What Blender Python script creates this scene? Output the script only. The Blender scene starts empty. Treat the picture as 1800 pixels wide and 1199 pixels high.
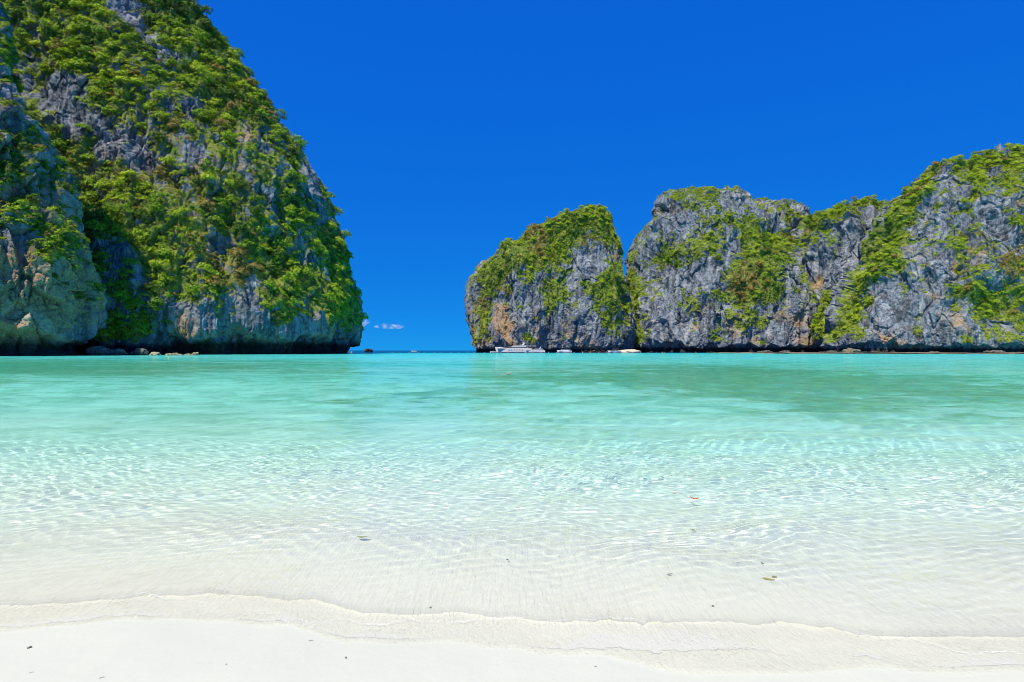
import bpy, bmesh, math, random
import numpy as np
from mathutils import Vector, Matrix, noise as mnoise

# ------------------------------------------------------------------ camera, sky, sun, exposure
sc = bpy.context.scene
COL = sc.collection
R = math.radians
CAM_H, FPX, CX, HY = 2.0, 1000.0, 900.0, 616.0       # eye height, focal length / centre / horizon in photo pixels
cam = bpy.data.cameras.new('camera')
cam_o = bpy.data.objects.new('camera', cam)
COL.objects.link(cam_o)
cam.lens, cam.sensor_width, cam.shift_y = 20.0, 36.0, 16.5 / 1800
cam.clip_start, cam.clip_end = 0.1, 60000
cam_o.location, cam_o.rotation_euler = (0, 0, CAM_H), (R(90), 0, 0)
sc.camera = cam_o

SUN = Vector((-0.26, -0.40, 0.88)).normalized()       # towards the sun
SUN_EL = math.asin(SUN.z)
world = bpy.data.worlds.new('World')
sc.world = world
world.use_nodes = True
wn, wl = world.node_tree.nodes, world.node_tree.links
sky = wn.new('ShaderNodeTexSky')
sky.sky_type, sky.sun_disc = 'NISHITA', False
sky.sun_elevation, sky.sun_rotation = SUN_EL, math.atan2(SUN.x, SUN.y)
sky.altitude, sky.air_density, sky.dust_density, sky.ozone_density = 2000, 0.5, 0.0, 10.0
# polarised, saturated grade of the whole sky: one curve per channel, the same in every direction
sep, com = wn.new('ShaderNodeSeparateColor'), wn.new('ShaderNodeCombineColor')
wl.new(sky.outputs[0], sep.inputs[0])
for i, (g, k) in enumerate(((0.5, 0.0048), (0.40, 0.121), (0.13, 0.495))):
    p, m = wn.new('ShaderNodeMath'), wn.new('ShaderNodeMath')
    p.operation, m.operation = 'POWER', 'MULTIPLY'
    p.inputs[1].default_value, m.inputs[1].default_value = g, k * 10
    wl.new(sep.outputs[i], p.inputs[0]); wl.new(p.outputs[0], m.inputs[0]); wl.new(m.outputs[0], com.inputs[i])
wl.new(com.outputs[0], wn['Background'].inputs[0])
wn['Background'].inputs[1].default_value = 0.1

sun = bpy.data.lights.new('sun', 'SUN')
sun_o = bpy.data.objects.new('sun', sun)
COL.objects.link(sun_o)
sun.energy, sun.angle, sun.color = 4.2, R(0.53), (1.0, 0.93, 0.76)
sun_o.location = (0, 0, 300)
sun_o.rotation_euler = SUN.to_track_quat('Z', 'Y').to_euler()
sun.cycles.is_caustics_light = True

sc.view_settings.view_transform, sc.view_settings.look = 'Standard', 'None'
sc.view_settings.exposure, sc.view_settings.gamma = 0.35, 1.0
sc.render.engine = 'CYCLES'
cy = sc.cycles
cy.max_bounces, cy.diffuse_bounces, cy.glossy_bounces, cy.transmission_bounces, cy.transparent_max_bounces = 8, 4, 3, 4, 12
cy.caustics_refractive, cy.caustics_reflective, cy.blur_glossy = True, True, 0.3
cy.use_denoising = True
cy.volume_bounces = 4
cy.pixel_filter_type, cy.filter_width = 'BLACKMAN_HARRIS', 0.95
cy.sample_clamp_indirect = 4.0

# ------------------------------------------------------------------ helpers
def hsh(ix, iy, iz, s):
    h = (ix.astype(np.uint32) * np.uint32(374761393)) ^ (iy.astype(np.uint32) * np.uint32(668265263)) ^ \
        (iz.astype(np.uint32) * np.uint32(2147483647 - 1013)) ^ np.uint32((s * 2246822519 + 3266489917) & 0xffffffff)
    h = (h ^ (h >> np.uint32(15))) * np.uint32(2246822519)
    h = (h ^ (h >> np.uint32(13))) * np.uint32(3266489917)
    h ^= h >> np.uint32(16)
    return (h & np.uint32(0xffffff)).astype(np.float32) * np.float32(1 / 16777215.0)

def vnoise(p, s=0):
    """value noise -1..1 at points p (N,3)"""
    f0 = np.floor(p); f = (p - f0).astype(np.float32); i = f0.astype(np.int64)
    u = f * f * f * (f * (f * 6 - 15) + 10)
    out = 0
    for dx in (0, 1):
        wx = u[:, 0] if dx else 1 - u[:, 0]
        for dy in (0, 1):
            wxy = wx * (u[:, 1] if dy else 1 - u[:, 1])
            for dz in (0, 1):
                w = wxy * (u[:, 2] if dz else 1 - u[:, 2])
                out = out + w * hsh(i[:, 0] + dx, i[:, 1] + dy, i[:, 2] + dz, s)
    return out * 2 - 1

def fbm(p, octaves=4, s=0, gain=0.5):
    out, a, q = 0, 1.0, p
    for k in range(octaves):
        out = out + a * vnoise(q, s + k * 17)
        a *= gain; q = q * 2.03 + 11.3
    return out

def worley(p, s=0):
    """F1, F2, random of the nearest cell, offset to its point"""
    f0 = np.floor(p); i = f0.astype(np.int64); f = (p - f0).astype(np.float32)
    n = len(p)
    f1 = np.full(n, 9, np.float32); f2 = np.full(n, 9, np.float32); r = np.zeros(n, np.float32); off = np.zeros((n, 3), np.float32)
    for dx in (-1, 0, 1):
        for dy in (-1, 0, 1):
            for dz in (-1, 0, 1):
                cx, cy_, cz = i[:, 0] + dx, i[:, 1] + dy, i[:, 2] + dz
                h = hsh(cx, cy_, cz, s)
                ox = dx + 0.15 + 0.7 * h - f[:, 0]
                oy = dy + 0.15 + 0.7 * np.mod(h * 57.31, 1) - f[:, 1]
                oz = dz + 0.15 + 0.7 * np.mod(h * 173.7, 1) - f[:, 2]
                d = np.sqrt(ox * ox + oy * oy + oz * oz)
                near = d < f1
                f2 = np.where(near, f1, np.minimum(f2, d))
                f1 = np.where(near, d, f1)
                r = np.where(near, np.mod(h * 911.7, 1), r)
                off[near, 0] = ox[near]; off[near, 1] = oy[near]; off[near, 2] = oz[near]
    return f1, f2, r, off

def sstep(a, b, x):
    t = np.clip((x - a) / (b - a), 0, 1)
    return t * t * (3 - 2 * t)

def grid_mesh(name, V, nr, nc, mat, attrs=None, smooth=True, wrap=False, keep=None):
    """V (nr*nc,3) row-major -> a mesh object of quads"""
    me = bpy.data.meshes.new(name)
    r, c = np.meshgrid(np.arange(nr - 1), np.arange(nc if wrap else nc - 1), indexing='ij')
    a = (r * nc + c).ravel(); b = (r * nc + (c + 1) % nc).ravel()
    q = np.stack([a, b, b + nc, a + nc], 1).astype(np.int32)
    if keep is not None:
        q = q[keep(q)]
        u, inv = np.unique(q, return_inverse=True)
        q = inv.reshape(q.shape).astype(np.int32); V = V[u]
        attrs = {k: v[u] for k, v in (attrs or {}).items()}
    me.vertices.add(len(V)); me.vertices.foreach_set('co', V.astype(np.float32).ravel())
    me.loops.add(q.size); me.loops.foreach_set('vertex_index', q.ravel())
    me.polygons.add(len(q))
    me.polygons.foreach_set('loop_start', np.arange(0, q.size, 4, dtype=np.int32))
    me.update(calc_edges=True)
    me.polygons.foreach_set('use_smooth', np.full(len(q), smooth))
    for k, v in (attrs or {}).items():
        at = me.attributes.new(k, 'FLOAT', 'POINT')
        at.data.foreach_set('value', v.astype(np.float32))
    me.materials.append(mat)
    o = bpy.data.objects.new(name, me)
    COL.objects.link(o)
    return o

def tag(o, label=None, cat=None, group=None, kind=None):
    for k, v in (('label', label), ('category', cat), ('group', group), ('kind', kind)):
        if v: o[k] = v
    return o

class NT:
    """small node-tree writer"""
    def __init__(s, name):
        s.m = bpy.data.materials.new(name); s.m.use_nodes = True
        s.t = s.m.node_tree; s.n = s.t.nodes; s.l = s.t.links
        s.b = s.n['Principled BSDF']; s.out = s.n['Material Output']
    def add(s, ty, ins=None, **kw):
        nd = s.n.new('ShaderNode' + ty)
        for k, v in kw.items(): setattr(nd, k, v)
        for k, v in (ins or {}).items(): s.put(nd, k, v)
        return nd
    def put(s, nd, k, v):
        if hasattr(v, 'is_output'): s.l.new(v, nd.inputs[k])
        elif hasattr(v, 'outputs'): s.l.new(v.outputs[0], nd.inputs[k])
        else: nd.inputs[k].default_value = v
    def math(s, op, a, b=0.0, clamp=False):
        return s.add('Math', {0: a, 1: b}, operation=op, use_clamp=clamp).outputs[0]
    def noise(s, vec, scale, detail=4, rough=0.5, dist=0.0):
        return s.add('TexNoise', {'Vector': vec, 'Scale': scale, 'Detail': detail, 'Roughness': rough, 'Distortion': dist}).outputs[0]
    def ramp(s, f, lo, hi):
        return s.add('MapRange', {0: f, 1: lo, 2: hi}, interpolation_type='SMOOTHSTEP').outputs[0]
    def mix(s, f, a, b, mode='MIX'):
        nd = s.add('Mix', data_type='RGBA', blend_type=mode)
        s.put(nd, 0, f); s.put(nd, 6, a); s.put(nd, 7, b)
        return nd.outputs[2]
    def pos(s, scale=(1, 1, 1), loc=(0, 0, 0)):
        g = s.add('NewGeometry')
        return s.add('Mapping', {0: g.outputs['Position'], 1: loc, 3: scale}).outputs[0]
    def attr(s, name, ty='GEOMETRY'):
        return s.add('Attribute', attribute_name=name, attribute_type=ty).outputs['Fac']
    def bump(s, h, strength, dist):
        return s.add('Bump', {'Strength': strength, 'Distance': dist, 'Height': h}).outputs[0]

def rgba(*c): return (*c, 1.0)

def XY(px, Y): return (px - CX) / FPX * Y

# ------------------------------------------------------------------ beach, seabed and sea
SH_PX = np.array([-900, 0, 120, 200, 300, 400, 460, 520, 600, 700, 780, 900, 1000, 1050, 1110, 1150, 1230, 1300, 1380, 1450, 1520, 1560, 1640, 1720, 1800, 2700])
SH_PY = np.array([1150, 1112, 1100, 1091, 1088, 1092, 1100, 1099, 1127, 1133, 1124, 1141, 1150, 1148, 1160, 1176, 1181, 1184, 1183, 1180, 1171, 1172, 1182, 1186, 1183, 1170])
SH_Y = (CAM_H - 0.03) / (SH_PY - HY) * FPX
SH_X = (SH_PX - CX) / FPX * SH_Y
def shore(X):
    s = np.interp(X, SH_X, SH_Y)
    p = np.stack([X, X * 0, X * 0], 1)
    return s + 0.02 * fbm(p * 6, 3, 5)
# front of the last small wave: from here shorewards only a thin film covers the sand
FR_PX = np.array([-900, 0, 60, 140, 240, 330, 430, 560, 660, 760, 860, 960, 1130, 1200, 1260, 1300, 1350, 1455, 1540, 1600, 1700, 1800, 2700])
FR_PY = np.array([1075, 1062, 1067, 1059, 1046, 1050, 1066, 1090, 1095, 1095, 1088, 1089, 1093, 1087, 1081, 1085, 1091, 1094, 1117, 1125, 1145, 1154, 1140])
FR_Y = (CAM_H - 0.02) / (FR_PY - HY) * FPX
FR_X = (FR_PX - CX) / FPX * FR_Y
def front(X):
    p = np.stack([X, X * 0, X * 0], 1)
    return np.interp(X, FR_X, FR_Y) + 0.05 * fbm(p * 4, 4, 15, 0.6)
DT = np.array([(-60, -3.2), (-20, -1.3), (-4, -0.36), (-1, -0.10), (0, -0.03), (0.5, 0.004), (1.2, 0.03), (2.2, 0.09), (4, 0.22), (8, 0.50), (16, 0.85),
               (40, 1.15), (80, 1.35), (160, 1.5), (300, 1.9), (400, 2.4), (450, 3.6), (500, 12), (560, 24), (800, 32), (30000, 60)])
def bed_z(X, Y):
    t = Y - shore(X)
    z = -np.interp(t, DT[:, 0], DT[:, 1])
    p = np.stack([X, Y, X * 0], 1)
    w = sstep(0.3, 4, t)
    z = z + fbm(p * np.array([0.9, 0.9, 1]), 3, 3) * (0.012 + 0.05 * w * sstep(3, 40, Y))
    # low coral and rubble patches further out
    z = z + 0.25 * sstep(25, 60, Y) * fbm(p * np.array([0.06, 0.05, 1]), 4, 9)
    return z, t

WAVES = []
rw = random.Random(4)
for k in range(64):
    lam = 0.11 * (4.2 / 0.11) ** (k / 63.0)
    ang = R(90) + rw.gauss(0, 0.95 if lam < 0.6 else 0.5)
    WAVES.append((lam, ang, rw.uniform(0, 6.28), (0.0030 * lam ** 1.05 + 0.00054 * math.exp(-(math.log(lam / 0.17) / 0.5) ** 2)) * rw.uniform(0.6, 1.3)))
def waves(X, Y, dY, t):
    p = np.stack([X * 0.6, Y * 0.6, X * 0], 1)
    wx, wy = X + 0.16 * fbm(p, 2, 71), Y + 0.16 * fbm(p, 2, 72)
    z = np.zeros_like(X)
    for lam, a, ph, A in WAVES:
        k = 6.2832 / lam
        keep = sstep(2.6, 4.5, lam / dY)
        s = np.sin((wx * math.cos(a) + wy * math.sin(a)) * k + ph)
        z += A * keep * (s + 0.25 * s * s)
    return z

def ys_rows():
    ys, py = [], 1206.0
    while py > 619.6:
        ys.append(CAM_H / (py - HY) * FPX)
        py -= 0.8 if py > 900 else (0.62 if py > 770 else 0.9)
    y = ys[-1]
    while y < 30000:
        y *= 1.22; ys.append(y)
    return np.array(ys)

def build_sea():
    ys = ys_rows()
    px = np.concatenate([[-6000, -3000, -1500, -800, -450], np.arange(-150, 1951, 2.8), [2300, 2600, 3300, 5000, 8000]])
    Yg, Pg = np.meshgrid(ys, px, indexing='ij')
    Xg = (Pg - CX) / FPX * Yg
    X, Y = Xg.ravel(), Yg.ravel()
    dY = np.repeat(np.gradient(ys), len(px))
    dX = np.repeat(ys * 0.0025, len(px))
    bz, t = bed_z(X, Y)
    amp = 0.45 + 0.55 * sstep(0.6, 2.6, t) + 0.45 * sstep(10, 26, t)
    z = waves(X, Y, np.maximum(np.abs(dY), dX), t) * amp
    z = z + 0.012 * (1 - sstep(0.5, 3.0, t))
    # the last wave thins out towards its front; beyond that only a film a few millimetres thick is left
    cut = np.maximum(front(X) - shore(X), 0.50)
    s_ = t - cut + 0.42
    ripl = 0.0016 * fbm(np.stack([X * 22, Y * 12, X * 0], 1), 3, 61)
    sheet = bz + 0.0035 + 0.035 * np.maximum(s_, 0) + 0.07 * np.maximum(s_, 0) ** 2 + 0.0012 * np.exp(-((s_ - 0.43) / 0.02) ** 2) + ripl * sstep(-0.3, 0.1, s_)
    k_ = 0.006
    h_ = np.clip(0.5 + 0.5 * (z - sheet) / k_, 0, 1)
    zs = z * (1 - h_) + sheet * h_ - k_ * h_ * (1 - h_)                       # smooth minimum
    z = np.where(t < 6, zs, z)
    film = bz + 0.0035 * sstep(0.0, 0.10, t) - 0.01 * (1 - sstep(-0.08, 0.0, t))
    z = np.where(s_ < 0, film + (sheet - bz - 0.0035) * sstep(0, 0.1, t), z)
    depth = np.maximum(-bz, 0) + 0.005
    m = NT('sea_water')
    d = m.attr('depth')
    cols = [m.math('MULTIPLY', m.math('POWER', 2.71828, m.math('MULTIPLY', d, -k)), 1.0) for k in (0.62, 0.042, 0.036)]
    T = m.add('CombineColor', {0: cols[0], 1: cols[1], 2: cols[2]})
    p1 = m.pos((1.0, 2.2, 1.0))
    far = m.attr('far')
    b1 = m.noise(p1, 1.8, 3, 0.55, 0.4)
    b2 = m.noise(m.pos((0.22, 0.7, 1)), 1.0, 4, 0.6, 0.5)
    h = m.math('ADD', m.math('MULTIPLY', b1, 0.032), m.math('MULTIPLY', b2, 0.05))
    nb = m.bump(m.math('MULTIPLY', h, far), 1.0, 1.0)
    fr = m.add('Fresnel', {'IOR': 1.333, 'Normal': nb})
    refr = m.add('BsdfRefraction', {'Color': T, 'Roughness': 0.0, 'IOR': 1.333, 'Normal': nb})
    glo = m.add('BsdfGlossy', {'Color': rgba(1, 1, 1), 'Roughness': 0.04, 'Normal': nb})
    dif = m.add('BsdfDiffuse', {'Color': rgba(0.002, 0.05, 0.13)})
    deep = m.math('SUBTRACT', 1.0, m.math('POWER', 2.71828, m.math('MULTIPLY', m.math('MAXIMUM', m.math('SUBTRACT', d, 2.2), 0.0), -0.16)))
    body = m.add('MixShader', {0: deep, 1: refr, 2: dif})
    back = m.add('NewGeometry').outputs['Backfacing']
    fac = m.math('MULTIPLY', fr, m.math('ADD', 0.38, m.math('MULTIPLY', back, 0.62)))
    mx = m.add('MixShader', {0: fac, 1: body, 2: glo})
    m.l.new(mx.outputs[0], m.out.inputs[0])
    V = np.stack([X, Y, z], 1)
    at = {'depth': depth, 'far': sstep(7, 22, Y), 'film': sstep(0.0, 0.6, t)}
    V = np.stack([X, Y, z], 1)
    o = grid_mesh('sea', V, len(ys), len(px), m.m, at, keep=lambda q: (t - cut)[q].mean(1) >= 0)
    o.cycles.is_caustics_caster = True
    tag(o, kind='structure')
    # the film of the last wave on the sand is too thin to bend light: clear, with its own ripples and gloss
    f = NT('swash_film')
    rip = f.noise(f.pos((34, 22, 20)), 1.0, 3, 0.6, 0.8)
    nb = f.bump(rip, 1.0, 0.010)
    fr = f.add('Fresnel', {'IOR': 1.333, 'Normal': nb})
    clear = f.add('BsdfTransparent', {'Color': rgba(0.98, 0.985, 0.98)})
    glo = f.add('BsdfGlossy', {'Color': rgba(1, 1, 1), 'Roughness': 0.12, 'Normal': nb})
    mx = f.add('MixShader', {0: f.math('MULTIPLY', fr, 0.45), 1: clear, 2: glo})
    f.l.new(mx.outputs[0], f.out.inputs[0])
    w = grid_mesh('swash', V, len(ys), len(px), f.m, at, keep=lambda q: ((t - cut)[q].mean(1) < 0) & (t[q].mean(1) > -0.03))
    tag(w, kind='structure')
    return o

def build_beach():
    ys = np.concatenate([[-60, -25, -10, -4, -1, 0.5, 1.5, 2.2], np.geomspace(2.7, 640, 520), np.geomspace(700, 30000, 20)])
    px = np.concatenate([[-6000, -3000, -1500, -800, -450], np.arange(-200, 2001, 8), [2300, 2600, 3300, 5000, 8000]])
    Yg, Pg = np.meshgrid(ys, px, indexing='ij')
    Xg = (Pg - CX) / FPX * np.maximum(np.abs(Yg), 3.0)
    Xg = np.where(Yg < 3, (Pg - CX) / FPX * 6.0, Xg)
    w = sstep(2.7, 6.0, Yg)
    Xg = (Pg - CX) / FPX * (np.maximum(Yg, 2.7) + 3.0 * (1 - w))
    X, Y = Xg.ravel(), Yg.ravel()
    z, t = bed_z(X, Y)
    m = NT('white_sand')
    P = m.pos()
    g1 = m.noise(P, 1.3, 5, 0.6); g2 = m.noise(P, 180, 3, 0.7)
    c = m.mix(m.ramp(g1, 0.3, 0.75), rgba(0.775, 0.765, 0.645), rgba(0.75, 0.74, 0.62))
    c = m.mix(m.math('MULTIPLY', m.ramp(g2, 0.55, 0.75), 0.25), c, rgba(0.6, 0.54, 0.42))
    wet = m.attr('wet')
    c = m.mix(m.math('MULTIPLY', wet, 0.85), c, rgba(0.58, 0.575, 0.47))
    # reef: sea-grass, rubble and coral: broken patches, finer ones inside the larger
    c = m.mix(m.attr('dry'), c, rgba(0.62, 0.622, 0.505))
    grit = m.math('MULTIPLY', m.math('MULTIPLY', m.ramp(m.noise(m.pos((75, 48, 60)), 1.0, 2, 0.5), 0.55, 0.68), m.ramp(m.noise(m.pos((0.9, 2.2, 1), (3, 1, 0)), 1.0, 3, 0.6), 0.42, 0.62)), m.attr('swash'))
    c = m.mix(m.math('MULTIPLY', grit, 0.6), c, rgba(0.36, 0.33, 0.25))
    reef = m.attr('reef')
    rn = m.math('ADD', m.math('MULTIPLY', m.noise(m.pos((0.10, 0.16, 1)), 1.0, 6, 0.68, 0.5), 0.9), m.math('MULTIPLY', m.noise(m.pos((0.55, 0.8, 1)), 1.0, 5, 0.72), 0.75))
    rm = m.ramp(m.math('ADD', reef, m.math('MULTIPLY', m.math('SUBTRACT', rn, 0.82), 2.0)), 0.30, 0.62)
    c = m.mix(m.math('MULTIPLY', rm, 0.80), m.mix(m.attr('outer'), c, rgba(0.82, 0.83, 0.82)), m.mix(m.ramp(m.noise(P, 0.9, 5, 0.7), 0.4, 0.65), rgba(0.20, 0.30, 0.13), rgba(0.42, 0.50, 0.26)))
    mot = m.math('MULTIPLY', m.ramp(m.noise(m.pos((0.36, 0.46, 1)), 1.0, 7, 0.74, 0.5), 0.44, 0.62), m.attr('offshore'))  # uneven bottom, plus the waves' light and dark streaks painted into the sand
    c = m.mix(m.math('MULTIPLY', mot, 0.72), c, rgba(0.36, 0.50, 0.34))
    rip = m.noise(m.pos((30, 14, 20)), 1.0, 3, 0.6, 0.6)
    hh = m.math('ADD', m.math('MULTIPLY', rip, m.math('MULTIPLY', m.attr('swash'), 0.009)), m.math('MULTIPLY', g2, 0.0012))
    hh = m.math('ADD', hh, m.math('MULTIPLY', m.noise(P, 9, 4, 0.6), 0.004))
    lines = m.noise(m.pos((26, 3.5, 10)), 1.0, 4, 0.6, 1.2)
    hh = m.math('ADD', hh, m.math('MULTIPLY', lines, m.math('MULTIPLY', m.attr('ripple'), 0.014)))
    m.put(m.b, 'Base Color', c); m.put(m.b, 'Roughness', 0.85); m.put(m.b, 'Specular IOR Level', 0.15)
    m.put(m.b, 'Normal', m.bump(hh, 1.0, 1.0))
    p3 = np.stack([X * 0.05, Y * 0.035, X * 0], 1)
    n = fbm(p3, 5, 31, 0.55)
    px_ = X / np.maximum(Y, 1) * FPX + CX
    py_ = HY + CAM_H / np.maximum(Y, 1) * FPX
    def blob(x, y, rx, ry): return np.exp(-((px_ - x) / rx) ** 2 - ((py_ - y) / ry) ** 2)
    zone = 0.66 * blob(1200, 664, 440, 26) + 0.80 * blob(120, 646, 520, 22) + 0.52 * blob(1600, 692, 400, 34) + 0.42 * blob(730, 688, 130, 12) \
        + 0.34 * blob(1300, 750, 560, 50) + 0.26 * blob(450, 735, 520, 45) + 0.25 * blob(900, 658, 90, 10)
    reefv = np.clip(zone + 0.12 * n, 0, 1.2) * sstep(12, 22, Y)
    swash = sstep(-0.05, 0.05, t) * (1 - sstep(0.45, 0.95, t))
    o = grid_mesh('beach', np.stack([X, Y, z], 1), len(ys), len(px), m.m,
                  {'dry': 1 - sstep(-0.01, 0.05, t), 'wet': sstep(-0.03, 0.03, t) * (1 - sstep(-0.10, 0.14, t - np.maximum(front(X) - shore(X), 0.50))),
                   'reef': reefv, 'offshore': sstep(7, 20, Y), 'outer': sstep(45, 170, Y), 'swash': swash, 'ripple': sstep(0.2, 0.6, t) * (1 - sstep(2.0, 4.0, t))})
    o.cycles.is_caustics_receiver = True
    tag(o, kind='structure')
    return o

build_beach()
build_sea()

# ------------------------------------------------------------------ limestone cliffs
def P_of(px, py, Y):
    return Vector(((px - CX) / FPX * Y, Y, CAM_H + (HY - py) / FPX * Y))

def strokes(pxl, pyl, lst):
    """sum of soft strokes (x1, y1, x2, y2, width, amount) over points given as bearings seen from the beach"""
    out = np.zeros(len(pxl), np.float32)
    for x1, y1, x2, y2, w, a in lst:
        dx, dy = x2 - x1, y2 - y1
        L = dx * dx + dy * dy + 1e-6
        u = np.clip(((pxl - x1) * dx + (pyl - y1) * dy) / L, 0, 1)
        d2 = (pxl - x1 - u * dx) ** 2 + (pyl - y1 - u * dy) ** 2
        out += a * np.exp(-d2 / (w * w))
    return out

def rock_material():
    m = NT('karst_limestone')
    P = m.pos()
    big = m.noise(P, 0.035, 5, 0.6)
    mid = m.noise(P, 0.22, 6, 0.65, 0.3)
    streak = m.noise(m.pos((0.75, 0.75, 0.045)), 1.0, 5, 0.62, 0.4)
    fine = m.noise(P, 1.6, 6, 0.7)
    c = m.mix(m.ramp(mid, 0.33, 0.68), rgba(0.155, 0.178, 0.208), rgba(0.31, 0.345, 0.39))
    c = m.mix(m.math('MULTIPLY', m.ramp(streak, 0.50, 0.66), 0.7), c, rgba(0.075, 0.077, 0.08))
    c = m.mix(m.math('MULTIPLY', m.ramp(streak, 0.40, 0.30), 0.55), c, rgba(0.56, 0.58, 0.58))
    wide = m.noise(m.pos((0.20, 0.20, 0.014)), 1.0, 5, 0.6, 0.5)
    c = m.mix(m.math('MULTIPLY', m.ramp(wide, 0.50, 0.62), 0.75), c, rgba(0.062, 0.069, 0.08))
    c = m.mix(m.math('MULTIPLY', m.ramp(wide, 0.46, 0.33), 0.6), c, rgba(0.50, 0.50, 0.48))
    # ochre and rust where the face has broken fresh, cream where it drips
    tan = m.math('ADD', m.attr('tan'), m.math('MULTIPLY', m.ramp(big, 0.48, 0.68), 0.62))
    tanm = m.ramp(m.math('ADD', tan, m.math('MULTIPLY', m.math('SUBTRACT', streak, 0.5), 1.3)), 0.30, 0.85)
    c = m.mix(m.math('MULTIPLY', tanm, 0.85), c, m.mix(m.ramp(fine, 0.35, 0.65), rgba(0.40, 0.21, 0.10), rgba(0.50, 0.39, 0.22)))
    crm = m.ramp(m.math('ADD', m.attr('cream'), m.math('MULTIPLY', m.math('SUBTRACT', mid, 0.5), 1.2)), 0.35, 0.8)
    c = m.mix(m.math('MULTIPLY', crm, 0.8), c, rgba(0.50, 0.45, 0.33))
    # low scrub, moss and grass growing straight on the stone
    vg = m.math('ADD', m.attr('veg'), m.math('MULTIPLY', m.math('SUBTRACT', m.noise(P, 0.55, 5, 0.7), 0.5), 0.9))
    vm = m.ramp(vg, 0.42, 0.62)
    green = m.mix(m.ramp(m.noise(P, 0.16, 5, 0.65), 0.35, 0.65), rgba(0.09, 0.155, 0.015), rgba(0.30, 0.34, 0.05))
    green = m.mix(m.math('MULTIPLY', m.attr('dry'), 0.8), green, rgba(0.30, 0.23, 0.06))
    c = m.mix(m.math('MULTIPLY', vm, 0.92), c, green)
    # black tidal zone and algae along the waterline
    z = m.add('SeparateXYZ', {0: P}).outputs[2]
    zz = m.math('ADD', z, m.math('MULTIPLY', m.math('SUBTRACT', mid, 0.5), 3.0))
    tide = m.ramp(m.math('DIVIDE', zz, m.attr('tideline')), 1.0, 0.5)
    c = m.mix(m.math('MULTIPLY', tide, m.math('SUBTRACT', 0.93, m.math('MULTIPLY', m.attr('cream'), 0.5))), c, rgba(0.022, 0.022, 0.021))
    m.put(m.b, 'Base Color', c); m.put(m.b, 'Roughness', 0.95); m.put(m.b, 'Specular IOR Level', 0.1)
    hgt = m.math('ADD', m.math('MULTIPLY', fine, 0.55), m.math('MULTIPLY', m.noise(m.pos((2.2, 2.2, 0.5)), 1.0, 5, 0.7, 0.3), 0.5))
    m.put(m.b, 'Normal', m.bump(hgt, 1.0, 0.9))
    return m.m
ROCK = rock_material()
CLIFFS = []                                            # (points, normals, veg, px, py, name) for the planting

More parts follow.
